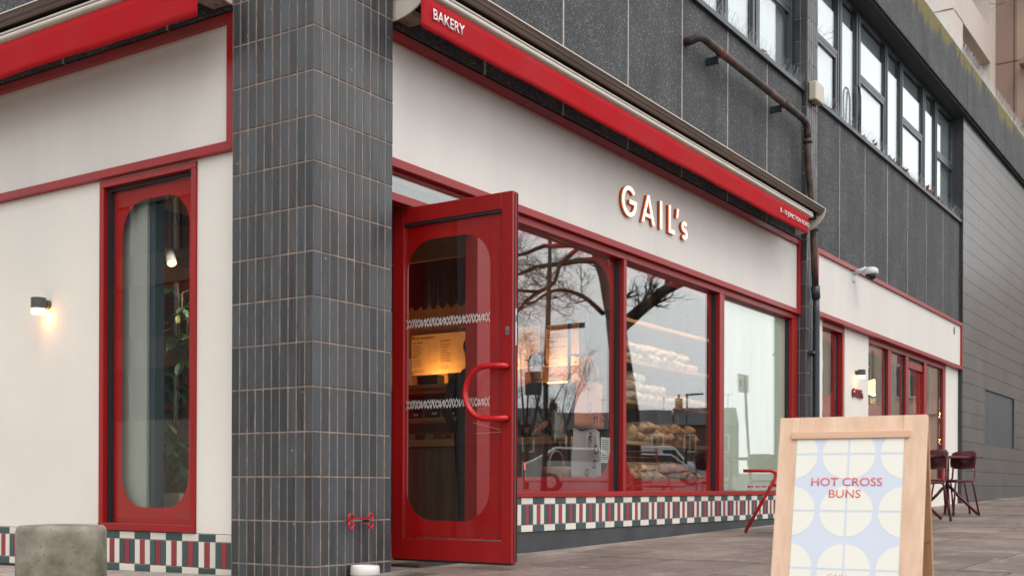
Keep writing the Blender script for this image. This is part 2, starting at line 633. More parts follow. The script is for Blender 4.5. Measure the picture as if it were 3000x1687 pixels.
def paving_mat(name, a, b):
    m, nt, p = new_mat(name)
    gm = nt.nodes.new('ShaderNodeNewGeometry')
    def nz(scale, det, st=None):
        n = nt.nodes.new('ShaderNodeTexNoise')
        n.inputs['Scale'].default_value = scale
        n.inputs['Detail'].default_value = det
        n.inputs['Roughness'].default_value = 0.6
        if st:
            mp = nt.nodes.new('ShaderNodeMapping')
            mp.inputs['Scale'].default_value = st
            nt.links.new(gm.outputs['Position'], mp.inputs['Vector'])
            nt.links.new(mp.outputs[0], n.inputs['Vector'])
        else:
            nt.links.new(gm.outputs['Position'], n.inputs['Vector'])
        return n.outputs['Fac']
    col = ramp(nt, nz(1.4, 8), [(0.3, a), (0.72, b)]).outputs[0]
    f = math_node(nt, 'MULTIPLY_ADD', obj_random(nt), 0.5)
    f.node.inputs[2].default_value = 0.72
    h = nt.nodes.new('ShaderNodeHueSaturation')
    nt.links.new(f, h.inputs['Value'])
    nt.links.new(col, h.inputs['Color'])
    col = h.outputs[0]
    pale = ramp(nt, nz(2.6, 7, (1.0, 1.6, 1)), [(0.56, (0, 0, 0)), (0.78, (0.62, 0.62, 0.62))]).outputs[0]
    col = mix(nt, pale, col, (0.42, 0.37, 0.31))
    sy = nt.nodes.new('ShaderNodeSeparateXYZ')
    nt.links.new(gm.outputs['Position'], sy.inputs[0])
    edge = math_node(nt, 'MULTIPLY_ADD', sy.outputs['Y'], 0.55)      # mortar dust and grit washed along the wall foot
    edge.node.inputs[2].default_value = 0.12
    dust = ramp(nt, math_node(nt, 'ADD', edge, nz(1.7, 8, (0.7, 2.2, 1))), [(0.50, (0, 0, 0)), (0.66, (0.75, 0.75, 0.75))]).outputs[0]
    col = mix(nt, dust, col, (0.40, 0.35, 0.30))
    dark = ramp(nt, nz(0.9, 6), [(0.3, (0.5, 0.5, 0.5)), (0.5, (0, 0, 0))]).outputs[0]
    col = mix(nt, dark, col, (0.075, 0.06, 0.052))
    v = nt.nodes.new('ShaderNodeTexVoronoi')
    v.inputs['Scale'].default_value = 3.2
    nt.links.new(gm.outputs['Position'], v.inputs['Vector'])
    sep = nt.nodes.new('ShaderNodeSeparateColor')
    nt.links.new(v.outputs['Color'], sep.inputs[0])
    k = ramp(nt, v.outputs['Distance'], [(0.05, (1, 1, 1)), (0.075, (0, 0, 0))]).outputs[0]
    gum = math_node(nt, 'MULTIPLY', k, math_node(nt, 'GREATER_THAN', sep.outputs[1], 0.55))
    gc = ramp(nt, sep.outputs[2], [(0.45, (0.03, 0.028, 0.026)), (0.5, (0.5, 0.45, 0.4))]).outputs[0]
    col = mix(nt, math_node(nt, 'MULTIPLY', gum, 0.7), col, gc)
    col = mix(nt, 1.0, col, ramp(nt, nz(26, 6), [(0.32, (0.72, 0.72, 0.72)), (0.68, (1.24, 1.23, 1.22))]).outputs[0], 'MULTIPLY')
    nt.links.new(col, p.inputs['Base Color'])
    rr = ramp(nt, nz(1.1, 5), [(0.35, (0.38,) * 3), (0.6, (0.75,) * 3)])
    nt.links.new(rr.outputs[0], p.inputs['Roughness'])
    bump(nt, p, nz(55, 5), 0.35, 0.006)
    return m

paving_mat('paving', (0.135, 0.096, 0.082), (0.245, 0.185, 0.158))
paving_mat('paving_joint', (0.045, 0.036, 0.03), (0.09, 0.07, 0.06))
paint('asphalt', (0.055, 0.055, 0.058), 0.85, 0.25, 3, 0.4, 120)
paint('kerb_stone', (0.26, 0.25, 0.23), 0.8, 0.2, 4, 0.3, 60)
paint('ground_far', (0.09, 0.085, 0.08), 0.9, 0.3, 0.2)

def sheet(name, xs, ys, dz, mat):
    mb = MB()
    for i in range(len(xs) - 1):
        for j in range(len(ys) - 1):
            q = [(xs[i], ys[j]), (xs[i + 1], ys[j]), (xs[i + 1], ys[j + 1]), (xs[i], ys[j + 1])]
            mb.add([(x, y, g(x, y) + dz) for x, y in q], [(0, 1, 2, 3)])
    return tag(mb.build(name, mat), kind='structure')

sheet('ground', [-400, -12, 400], [-300, 300], -0.30, 'ground_far')
KERB = -6.3
pav = tag(MB().build('pavement', 'paving_joint'), kind='structure')
mb = MB()
for x0, x1 in ((-60, -4.5), (-4.5, 4), (4, 14), (14, 70)):
    q = [(x0, KERB), (x1, KERB), (x1, 0.3), (x0, 0.3)]
    mb.add([(x, y, g(x, y) - 0.006) for x, y in q], [(0, 1, 2, 3)])
q = [(-8, 0.3), (0.3, 0.3), (0.3, 30), (-8, 30)]
mb.add([(x, y, g(x, y) - 0.006) for x, y in q], [(0, 1, 2, 3)])
pav.data = mb.mesh('pavement', 'paving_joint')

def slab(x0, x1, y0, y1):
    w, t = 0.0065, random.uniform(-0.0015, 0.002)
    c = [(x0 + w, y0 + w), (x1 - w, y0 + w), (x1 - w, y1 - w), (x0 + w, y1 - w)]
    tz = [random.uniform(-0.001, 0.001) for _ in c]
    MB().hexa([(x, y, g(x, y) - 0.05) for x, y in c] + [(x, y, g(x, y) + t + e) for (x, y), e in zip(c, tz)]).build('paving_slab', 'paving', pav)

x = -3.4
n = 0
while x < 19:
    w = random.choice((0.75, 0.9, 0.9))
    y = 0.09 - random.choice((0.0, 0.25, 0.5))
    slab(x, x + w, y, 0.09) if y < -0.1 and x > 0.7 else None
    lo = -5.95 if x > -0.5 else -4.9
    while y > lo:
        l = random.choice((0.6, 0.75, 0.9, 0.9))
        if not (x < 0.7 and y - l > -0.05):
            slab(x, x + w, y - l, y)
            n += 1
        y -= l
    x += w
for i in range(4):
    for j in range(6):
        slab(-2.8 + i * 0.7, -2.1 + i * 0.7, 0.1 + j * 0.75, 0.85 + j * 0.75)
kerb = tag(MB().build('kerb', 'kerb_stone'), kind='structure')
for i in range(40):
    x = -20 + i * 1.5
    MB().hexa([(x + .004, KERB - .15, g(x, 0) - .25), (x + 1.496, KERB - .15, g(x + 1.5, 0) - .25), (x + 1.496, KERB, g(x + 1.5, 0) - .25), (x + .004, KERB, g(x, 0) - .25),
               (x + .004, KERB - .15, g(x, 0) - .003), (x + 1.496, KERB - .15, g(x + 1.5, 0) - .003), (x + 1.496, KERB, g(x + 1.5, 0) - .003), (x + .004, KERB, g(x, 0) - .003)]).build('kerb_stone', 'kerb_stone', kerb, bevel=0.015)
sheet('road', [-120, 0, 200], [-75, -19, KERB - 0.15], -0.125, 'asphalt')

# ================================================================ tiled pillars
ROW0, ROWH = 0.054, 0.2513

def tiled_pillar(name, label, x0, x1, y0, y1, cols, rowk, faces, top):
    t = thing(name, label, 'pillar', (x0, y0, g(x0, 0)))
    MB().box(x0 + 0.0032, x1 - 0.009, y0 + 0.0032, y1, -0.12, top).build('core', 'grout', t)
    J = 0.009
    for fc in faces:
        nc = cols[fc]
        L = (x1 - x0) if fc == 'front' else (y1 - y0)
        pw = L / nc
        me = MB()
        w = pw - J
        h = ROWH - J
        c = 0.0025      # pillowed edge
        if fc == 'front':
            me.add([(0, 0.012, 0), (w, 0.012, 0), (w, 0.012, h), (0, 0.012, h), (0, c, 0), (w, c, 0), (w, c, h), (0, c, h), (c, 0, c), (w - c, 0, c), (w - c, 0, h - c), (c, 0, h - c)],
                   [(8, 9, 10, 11), (4, 5, 9, 8), (5, 6, 10, 9), (6, 7, 11, 10), (7, 4, 8, 11), (0, 1, 5, 4), (1, 2, 6, 5), (2, 3, 7, 6), (3, 0, 4, 7), (3, 2, 1, 0)])
        else:
            me.add([(0.012, 0, 0), (0.012, w, 0), (0.012, w, h), (0.012, 0, h), (c, 0, 0), (c, w, 0), (c, w, h), (c, 0, h), (0, c, c), (0, w - c, c), (0, w - c, h - c), (0, c, h - c)],
                   [(8, 9, 10, 11), (4, 5, 9, 8), (5, 6, 10, 9), (6, 7, 11, 10), (7, 4, 8, 11), (0, 1, 5, 4), (1, 2, 6, 5), (2, 3, 7, 6), (3, 0, 4, 7), (3, 2, 1, 0)])
        m = me.mesh('tile', 'tile_slate')
        for k in rowk:
            for i in range(nc):
                o = i * pw + J / 2 + random.uniform(-0.0008, 0.0008)
                zz = ROW0 + ROWH * k + J / 2
                d = random.uniform(-0.0012, 0.0008)
                if fc == 'front':
                    inst('tile', m, t, (x0 + o, y0 + d, zz))
                else:
                    inst('tile', m, t, (x0 + d, y0 + o, zz))
    return t

tiled_pillar('corner_pillar', 'dark slate blue tiled corner pillar beside the open red door', 0, 0.69, 0, 0.648, {'front': 10, 'side': 10}, range(-1, 14), ('front', 'side'), 6.6)
tiled_pillar('tiled_pillar', 'narrow grey tiled pillar behind the drainpipe between the two shopfronts', 8.03, 8.385, 0, 0.16, {'front': 5, 'side': 2}, range(0, 27), ('front', 'side'), 6.75)

# ================================================================ dark aggregate walls
def panel_wall(name, label, edges, axis, pos, z0, z1, mat='aggregate', th=0.10):
    t = thing(name, label, 'wall', (edges[0], pos, z0) if axis == 'X' else (pos, edges[0], z0))
    j = 0.010
    b = MB()
    if axis == 'X':
        b.box(edges[0] + .002, edges[-1] - .002, pos + 0.0035, pos + th + 0.05, z0 + .002, z1 - .002)
    else:
        b.box(pos + 0.0035, pos + th + 0.05, edges[0] + .002, edges[-1] - .002, z0 + .002, z1 - .002)
    b.build('joint_bed', 'joint', t)
    for a, c in zip(edges[:-1], edges[1:]):
        if axis == 'X':
            MB().box(a + j, c - j, pos + random.uniform(0, .003), pos + th, z0, z1).build('cladding_panel', mat, t, bevel=0.004)
        else:
            MB().box(pos + random.uniform(0, .003), pos + th, a + j, c - j, z0, z1).build('cladding_panel', mat, t, bevel=0.004)
    return t

panel_wall('upper_wall', 'dark pebble aggregate wall panels above the right awning', [0.70, 1.747, 2.787, 3.831, 4.875, 5.919, 6.965, 8.022], 'X', 0.06, 3.318, 5.0)
panel_wall('upper_wall', 'dark pebble aggregate wall panels above the farther cream fascia', [8.392, 9.394, 10.44, 11.479, 12.529, 13.602, 14.653, 15.77], 'X', 0.06, 3.31, 5.0)
panel_wall('upper_wall', 'dark pebble aggregate wall panel above the left awning', [0.655, 1.30, 2.345, 3.39, 4.43, 5.5], 'Y', 0.06, 3.33, 5.0)

# upper sill, spikes, windows
def upper_windows(x0, x1, muls, transoms, label, casement):
    t = thing('upper_window', label, 'window', (x0, 0.16, 5.0))
    z0, z1 = 5.045, 6.78
    MB().box(x0, x1, 0.02, 0.155, 4.992, 5.045).build('sill', 'dark_metal', t, bevel=0.004)
    MB().box(x0, x1, 0.165, 0.215, z1 - 0.05, z1).build('frame_head', 'frame_grey', t)
    MB().box(x0, x1, 0.165, 0.215, z0, z0 + 0.045).build('frame_sill', 'frame_grey', t)
    for a, b in muls:
        MB().box(a, b, 0.16, 0.22, z0 + .0455, z1 - .0505).build('mullion', 'frame_grey', t, bevel=0.004)
        MB().box(a + (b - a) * 0.36, a + (b - a) * 0.64, 0.152, 0.16, z0 + .0455, z1 - .0505).build('glazing_bead', 'dark_metal', t)
    bays = list(zip(muls[:-1], muls[1:]))
    for i, ((_, a), (b, _)) in enumerate(bays):
        p = MB().box(a + .001, b - .001, 0.19, 0.196, z0 + .0455, z1 - .0505).build('pane', 'glass_upper', t)
        MB().box(a + .002, b - .002, 0.24, 0.25, z0 + .0455, z1 - .07).build('blind', 'blind_white', p)
        if i in transoms:
            MB().box(a + .001, b - .001, 0.165, 0.189, 5.925, 5.975).build('transom', 'frame_grey', t)
            MB().box(b - 0.06, b - .001, 0.168, 0.189, z0 + .05, 5.92).build('casement_stile', 'frame_grey', t)
            MB().box(a + .001, b - .062, 0.168, 0.189, 5.87, 5.924).build('casement_rail', 'frame_grey', t)
    MB().box(x0, x1, 0.255, 0.30, z0, z1).build('back_board', 'void', t)
    return t

paint('blind_white', (0.78, 0.80, 0.79), 0.7, 0.06, 1.5, stretch=(8, 8, 0.3))
upper_windows(0.70, 8.02, [(0.70, .76), (1.9, 2.05), (2.75, 2.95), (3.9, 4.05), (4.8, 5.0), (5.99, 6.15), (6.80, 7.0), (7.95, 8.02)], [1, 3, 6], 'row of upper windows with dark frames left of the narrow tiled pillar', None)
upper_windows(8.39, 15.86, [(8.39, 8.45), (9.61, 9.78), (10.38, 10.56), (11.70, 11.835), (12.48, 12.61), (13.75, 13.9), (14.53, 14.66), (15.76, 15.86)], [0, 2, 4, 6], 'long row of dark framed upper windows under the mossy parapet', None)

def spikes(x0, x1, y, z, label, step=0.028, L=0.13):
    mb = MB()
    x = x0
    while x < x1:
        for yy, tilt in ((y - 0.035, -0.055), (y, 0.0), (y + 0.035, 0.03)):
            dx = random.uniform(-0.03, 0.03)
            l = L * random.uniform(0.75, 1.1)
            a = (x + random.uniform(-.005, .005), yy, z)
            b = (a[0] + dx, yy + tilt + random.uniform(-.02, .02), z + l)
            mb.tube([a, b], 0.0010, 3, caps=False)
        x += step
    o = mb.build('bird_spikes', 'steel')
    return tag(o, label, 'bird spikes', kind='stuff')

spikes(4.6, 8.0, 0.09, 5.045, 'wire bird spikes on the sill left of the narrow tiled pillar')
spikes(8.75, 15.7, 0.09, 5.045, 'wire bird spikes along the sill of the long upper windows')

# parapet band with moss
par = thing('parapet', 'dark aggregate parapet band with green and yellow moss along its top', 'parapet', (8, -0.1, 6.8))
for a, b in ((-0.1, 5.2), (5.21, 10.4), (10.41, 15.6), (15.61, 20.8), (20.81, 26.0), (26.01, 32)):
    MB().box(a, b, -0.10, 0.35, 6.802, 7.68).build('cladding_panel', 'aggregate_moss', par, bevel=0.01)
MB().box(-0.05, 32, -0.06, 0.40, 6.782, 6.80).build('soffit', 'plinth', par)
spikes(11.8, 26, -0.03, 7.682, 'wire bird spikes along the top of the mossy parapet', 0.02, 0.17)
bkup = thing('building_body', 'plain rear body of the dark clad building above the shops', 'building', (8, 4, 0))
MB().box(0.30, 32, 0.36, 9, 3.4, 7.5).build('body', 'plinth', bkup)

# far tiled wall
def brick_wall_mat():
    m, nt, p = new_mat('far_tiles')
    gm = nt.nodes.new('ShaderNodeNewGeometry')
    sx = nt.nodes.new('ShaderNodeSeparateXYZ')
    nt.links.new(gm.outputs['Position'], sx.inputs[0])
    cx = nt.nodes.new('ShaderNodeCombineXYZ')
    s = math_node(nt, 'ADD', sx.outputs['X'], sx.outputs['Y'])
    nt.links.new(s, cx.inputs[0])
    nt.links.new(math_node(nt, 'SUBTRACT', sx.outputs['Z'], 0.054), cx.inputs[1])
    b = nt.nodes.new('ShaderNodeTexBrick')
    b.offset = 0.0
    b.inputs['Scale'].default_value = 1.0
    b.inputs['Brick Width'].default_value = 0.069
    b.inputs['Row Height'].default_value = ROWH
    b.inputs['Mortar Size'].default_value = 0.006
    b.inputs['Mortar Smooth'].default_value = 0.2
    b.inputs['Color1'].default_value = (0.062, 0.065, 0.068, 1)
    b.inputs['Color2'].default_value = (0.100, 0.104, 0.108, 1)
    b.inputs['Mortar'].default_value = (0.045, 0.042, 0.04, 1)
    nt.links.new(cx.outputs[0], b.inputs['Vector'])
    n = noise_node(nt, 1.2, 7)
    col = mix(nt, 1.0, b.outputs['Color'], ramp(nt, n.outputs['Fac'], [(0.3, (0.75, 0.76, 0.78)), (0.7, (1.2, 1.18, 1.14))]).outputs[0], 'MULTIPLY')
    nt.links.new(col, p.inputs['Base Color'])
    p.inputs['Roughness'].default_value = 0.27
    return m
brick_wall_mat()
fw = thing('tiled_wall', 'long grey tiled wall beyond the second cream shopfront', 'wall', (15.78, 0, 0.2))
MB().box(15.79, 17.56, 0.006, 0.34, -0.1, 6.79).box(20.32, 32, 0.006, 0.34, -0.1, 6.79).box(17.561, 20.319, 0.006, 0.34, -0.1, 1.255).box(17.561, 20.319, 0.006, 0.34, 2.31, 6.79).build('wall', 'plinth', fw)
for k in range(0, 27):
    z0_, z1_ = ROW0 + ROWH * k + .0028, min(ROW0 + ROWH * (k + 1) - .0028, 6.788)
    mb = MB()
    for a, b in (((15.78, 17.558), (20.322, 32)) if 4.8 < k + .5 < 8.9 else ((15.78, 32),)):
        mb.box(a, b, 0.0, 0.03, z0_, z1_)
    mb.build('tile_course', 'far_tiles', fw)
MB().box(17.562, 20.318, 0.03, 0.33, 1.256, 2.309).build('blank_panel', 'blank_panel', fw) if paint('blank_panel', (0.04, 0.048, 0.055), 0.45, 0.3, 3) else None

# ================================================================ fascias
def fascia(name, label, x0, x1, z0, z1, f, board, axis='X', bw=0.055):
    t = thing(name, label, 'fascia', (x0, f, z0) if axis == 'X' else (f, x0, z0))
    def bx(a, b, d0, d1, za, zb):
        return MB().box(a, b, d0, d1, za, zb) if axis == 'X' else MB().box(d0, d1, a, b, za, zb)
    bx(x0 + bw - .01, x1 - bw + .01, board, board + 0.05, z0 + bw - .01, z1 - bw + .01).build('board', 'cream', t)
    back = f + 0.15
    def mitre(a, b, za, zb, side):
        # picture-frame pieces with mitred ends
        poly = {'bottom': [(x0, z0), (x1, z0), (x1 - bw, z0 + bw), (x0 + bw, z0 + bw)],
                'top': [(x0, z1), (x0 + bw, z1 - bw), (x1 - bw, z1 - bw), (x1, z1)],
                'left': [(x0, z0), (x0 + bw, z0 + bw), (x0 + bw, z1 - bw), (x0, z1)],
                'right': [(x1, z0), (x1, z1), (x1 - bw, z1 - bw), (x1 - bw, z0 + bw)]}[side]
        return MB().prism(poly, 'XZ' if axis == 'X' else 'YZ', f, back)
    for s in ('bottom', 'top', 'left', 'right'):
        mitre(0, 0, 0, 0, s).build('frame_rail', 'red', t, bevel=0.0025, seg=1)
    return t

fascia('fascia', 'long cream fascia with red frame carrying the lit shop name', 0.70, 8.022, 2.467, 3.305, 0.06, 0.095)
fascia('fascia', 'cream fascia with red frame on the short left facade', 0.712, 4.6, 2.503, 3.32, 0.06, 0.092, 'Y')
fascia('fascia', 'farther cream fascia with red frame and security camera', 8.40, 15.772, 2.512, 3.295, 0.0, 0.03)
# ================================================================ right shopfront
GY = 0.17
def pane_film(t, a, b, z0, z1, hole, r, axis='X', gpos=GY, gm='glass'):
    p = (MB().box(a, b, gpos, gpos + .008, z0, z1) if axis == 'X' else MB().box(gpos, gpos + .008, a, b, z0, z1)).build('glass_pane', gm, t)
    if hole:
        ring_film((a + .001, b - .001, z0 + .001, z1 - .001), hole, r, 'XZ' if axis == 'X' else 'YZ', gpos + .0095, gpos + .0105).build('red_border_film', 'red_film', p)
    return p

sw = thing('shop_window', 'red framed display window with tote bags beside the open door', 'window', (2.9, 0.1, 0.43))
for a, b in ((1.94, 2.0), (3.84, 3.892)):
    MB().box(a, b, 0.10, 0.20, 0.471, 2.409).build('mullion', 'red', sw, bevel=0.003)
MB().box(1.94, 3.892, 0.10, 0.20, 2.41, 2.466).build('head_rail', 'red', sw, bevel=0.003)
MB().box(1.94, 3.892, 0.088, 0.20, 0.428, 0.47).build('sill_rail', 'red', sw, bevel=0.004)
MB().box(3.82, 3.8395, 0.145, 0.19, 0.48, 2.40).build('gasket', 'black_rubber', sw)
pane_film(sw, 2.0, 3.82, 0.472, 2.409, (2.10, 3.755, 0.58, 2.34), 0.26)

sw2 = thing('shop_window', 'middle red framed window showing shelves of bread loaves', 'window', (4.9, 0.1, 0.43))
MB().box(5.832, 5.944, 0.10, 0.20, 0.471, 2.409).build('mullion', 'red', sw2, bevel=0.003)
MB().box(3.894, 5.944, 0.10, 0.20, 2.41, 2.466).build('head_rail', 'red', sw2, bevel=0.003)
MB().box(3.894, 5.944, 0.088, 0.20, 0.428, 0.47).build('sill_rail', 'red', sw2, bevel=0.004)
MB().box(5.81, 5.8315, 0.145, 0.19, 0.48, 2.40).build('gasket', 'black_rubber', sw2)
pane_film(sw2, 3.894, 5.81, 0.472, 2.409, (4.03, 5.755, 0.58, 2.345), 0.24)

sw3 = thing('shop_window', 'pale green backed window at the right end of the near shopfront', 'window', (7, 0.1, 0.43))
MB().box(7.86, 8.022, 0.10, 0.20, 0.471, 2.409).build('mullion', 'red', sw3, bevel=0.003)
MB().box(5.946, 8.022, 0.10, 0.20, 2.41, 2.466).build('head_rail', 'red', sw3, bevel=0.003)
MB().box(5.946, 8.022, 0.088, 0.20, 0.428, 0.47).build('sill_rail', 'red', sw3, bevel=0.004)
MB().box(7.84, 7.8595, 0.145, 0.19, 0.48, 2.40).build('gasket', 'black_rubber', sw3)
p = pane_film(sw3, 5.946, 7.84, 0.472, 2.409, None, 0)
paint('pale_green', (0.85, 0.855, 0.70), 0.6, 0.10, 1.2, stretch=(5, 5, 0.5))
MB().box(5.95, 7.835, GY + .011, GY + .016, 0.476, 2.405).build('pale_backing', 'pale_green', p)

# ---- stall riser tiles
def stall_riser(name, label, axis, start, pitch, k0, k1, zs, f, zbase, wmax=None):
    t = thing(name, label, 'tile band', (start, f, zs[3]) if axis == 'X' else (f, start, zs[3]))
    j = 0.0022
    def bx(a, b, za, zb, d):
        return MB().box(a, b, f + d, f + 0.02, za, zb) if axis == 'X' else MB().box(f + d, f + 0.02, a, b, za, zb)
    cache = {}
    def piece(a, b, za, zb, mat):
        key = (round(b - a, 4), round(zb - za, 4), mat)
        if key not in cache:
            cache[key] = (MB().box(0, b - a - 2 * j, 0, 0.02, 0, zb - za - 2 * j) if axis == 'X' else MB().box(0, 0.02, 0, b - a - 2 * j, 0, zb - za - 2 * j)).mesh('tile', mat)
        d = random.uniform(-0.001, 0.001)
        o = inst('tile', cache[key], t, (a + j, f + d, za + j) if axis == 'X' else (f + d, a + j, za + j))
        b_ = o.modifiers.new('bevel', 'BEVEL')
        b_.width = 0.0018
        b_.segments = 1
    A, B, C, D = zs
    lo, hi = start + k0 * pitch, start + k1 * pitch
    if wmax:
        hi = min(hi, wmax)
    (MB().box(lo, hi, f + 0.006, f + 0.06, D, A) if axis == 'X' else MB().box(f + 0.006, f + 0.06, lo, hi, D, A)).build('tile_bed', 'grout_pale', t)
    for k in range(k0, k1):
        a = start + k * pitch
        b = a + pitch
        if wmax and b > wmax:
            b = wmax
        odd = k % 2
        e, m_ = ('tile_green', 'tile_white') if odd else ('tile_white', 'tile_green')
        piece(a, b, B, A, e)
        piece(a, b, D, C, e)
        w = (b - a) / 3
        for q in range(3):
            piece(a + q * w, a + (q + 1) * w, C, B, 'tile_red' if q == 1 else m_)
    return t

paint('grout_pale', (0.45, 0.40, 0.34), 0.9, 0.15, 20)
stall_riser('tile_band', 'green white and red tiled band under the near shop windows', 'X', 2.282, 0.1565, -2, 37, (0.425, 0.375, 0.225, 0.174), 0.10, 0, 8.026)
stall_riser('tile_band', 'green white and red tiled band under the left facade', 'Y', 0.735, 0.1498, 0, 26, (0.209, 0.161, 0.002, -0.046), 0.095, 0)
pl = thing('plinth', 'dark concrete plinth along the foot of the near shopfront', 'plinth', (5, 0.11, 0))
MB().box(1.94, 8.028, 0.112, 0.30, -0.1, 0.173).build('face', 'plinth', pl, bevel=0.006)
pl2 = thing('plinth', 'dark concrete foot strip under the left tile band', 'plinth', (0.11, 2.5, -0.1))
MB().box(0.11, 0.30, 0.65, 5.2, -0.2, -0.047).build('face', 'plinth', pl2)

# ---- door frame with fanlight
df = thing('door_frame', 'red door frame with narrow fanlight above the open door', 'door frame', (1.3, 0.12, 0))
MB().box(0.70, 0.985, 0.262, 0.33, -0.02, 2.27).build('jamb', 'red', df)
MB().box(1.72, 1.938, 0.10, 0.20, -0.02, 2.4445).build('jamb', 'red', df)
MB().box(0.702, 1.718, 0.11, 0.20, 2.275, 2.328).build('transom', 'red', df, bevel=0.003)
MB().box(0.702, 1.938, 0.11, 0.20, 2.445, 2.466).build('head_rail', 'red', df)
MB().box(0.702, 1.718, 0.13, 0.138, 2.3285, 2.4445).build('fanlight_pane', 'glass', df)
MB().box(0.99, 1.938, 0.02, 0.25, -0.03, 0.012).build('threshold', 'dark_metal', df)

# ---- the open door leaf, swung out square to the shopfront
DX0, DX1, DY0, DY1, DZ0, DZ1 = 1.0, 1.055, -0.665, 0.258, 0.045, 2.268
dr = thing('shop_door', 'open red shop door with round cornered glass and curved handle', 'door', (1.03, 0.2, 0.045))
MB().box(DX0, DX1, DY0, -0.586, DZ0, DZ1).build('stile', 'red', dr, bevel=0.003)
MB().box(DX0, DX1, 0.165, DY1, DZ0, DZ1).build('stile', 'red', dr, bevel=0.003)
MB().box(DX0 + .0005, DX1 - .0005, -0.5855, 0.1645, 2.168, DZ1).build('top_rail', 'red', dr, bevel=0.003)
MB().box(DX0 + .0005, DX1 - .0005, -0.5855, 0.1645, DZ0, 0.176).build('bottom_rail', 'red', dr, bevel=0.003)
MB().box(DX0 + .004, DX0 + .010, -0.585, 0.164, 0.1765, 0.183).build('glazing_strip', 'steel', dr)
p = MB().box(DX0 + .014, DX0 + .022, -0.5855, 0.1645, 0.1765, 2.1675).build('glass_pane', 'glass_side', dr)
ring_film((-0.585, 0.164, 0.177, 2.167), (-0.487, 0.155, 0.29, 2.054), 0.2, 'YZ', DX0 + .0235, DX0 + .0245).build('red_border_film', 'red_film', p)
MB().box(DX0 + .004, DX0 + .013, -0.585, 0.164, 2.150, 2.1675).build('gasket', 'black_rubber', dr)
MB().box(DX0 + .020, DX0 + .030, DY0 - .003, DY0 - .0005, DZ0 + .01, DZ1 - .01).build('edge_seal', 'black_rubber', dr)
MB().box(DX1 - .006, DX1 - .0005, DY0 - .004, DY0 - .0005, DZ0 + .01, DZ1 - .01).build('edge_seal', 'black_rubber', dr)
lp = MB().box(DX0 + .032, DX0 + .047, DY0 - .002, DY0 - .0003, 1.35, 1.57).build('lock_faceplate', 'steel', dr)
MB().box(DX0 + .036, DX0 + .043, DY0 - .003, DY0 - .0021, 1.49, 1.53).build('latch', 'black_gloss', lp)
ck = MB().prism([(-0.632 + .013 * math.cos(R(a)), 1.434 + .013 * math.sin(R(a)) + (.014 if a <= 180 else -.014)) for a in range(0, 360, 20)], 'YZ', DX0 - .005, DX0 - .0005).build('keyhole_plate', 'steel', dr)
MB().lathe([(.0045, DX0 - .0065), (.0045, DX0 - .0052)], 10, (0, -0.632, 1.43), 'X').build('keyhole', 'black_gloss', ck)
MB().box(DX0 + .006, DX1 - .006, DY0 + .01, DY1 - .01, DZ0 - .012, DZ0 - .0005).build('bottom_seal', 'black_rubber', dr)
paint('pale_gold', (0.70, 0.45, 0.28), 0.6, 0.05, 9)  # two thin pale gold strips laid across the door glass
for (ya, za), (yb, zb_) in (((-0.381, 0.894), (-0.586, 0.844)), ((-0.395, 0.826), (-0.586, 0.832))):
    MB().bar((DX0 + .0035, ya, za), (DX0 + .0035, yb, zb_), 0.0016, 0.0035, up=(1, 0, 0)).build('gold_strip', 'pale_gold', dr)
# curved handle: a round bar bent to a D, standing off the leaf
hp = [(DX0 - .0005, -0.632, 1.222), (DX0 - .028, -0.632, 1.223), (DX0 - .045, -0.618, 1.224), (DX0 - .05, -0.585, 1.226), (DX0 - .05, -0.53, 1.226)]
for k in range(0, 17):
    a = R(90 + 180 * k / 16)
    hp.append((DX0 - .052, -0.515 + 0.158 * -math.cos(a) * 1.0 if False else -0.515 - 0.158 * math.cos(a), 1.068 + 0.158 * math.sin(a)))
hp += [(DX0 - .05, -0.53, 0.910), (DX0 - .05, -0.585, 0.910), (DX0 - .045, -0.618, 0.911), (DX0 - .028, -0.632, 0.912), (DX0 - .0005, -0.632, 0.912)]
MB().tube(hp, 0.018, 14).build('handle', 'red_bright', dr, smooth=True)
# white crossed-stick strips stuck on the glass
paint('sticker', (0.62, 0.60, 0.57), 0.6, 0.05, 9)
for zc, h in ((1.530, 0.060), (1.018, 0.060)):
    mb = MB()
    y = 0.150
    while y > -0.475:
        w = 0.026
        kind = 'XXVXXN'[int(round((0.150 - y) / (w * .95))) % 6]
        xx = DX0 + .0126
        def st(y0, y1):
            mb.add([(xx, y0 - .003, zc - h / 2), (xx, y0 + .003, zc - h / 2), (xx, y1 + .003, zc + h / 2), (xx, y1 - .003, zc + h / 2)], [(0, 1, 2, 3)])
        if kind == 'X':
            st(y, y - w); st(y - w, y)
        elif kind == 'V':
            st(y, y - w / 2); st(y - w, y - w / 2)
        elif kind == 'N':
            st(y, y); st(y, y - w); st(y - w, y - w)
        else:
            st(y, y - w * .3)
        y -= w * 0.95
    tag(mb.build('sticker_strip', 'sticker', dr), kind='stuff')

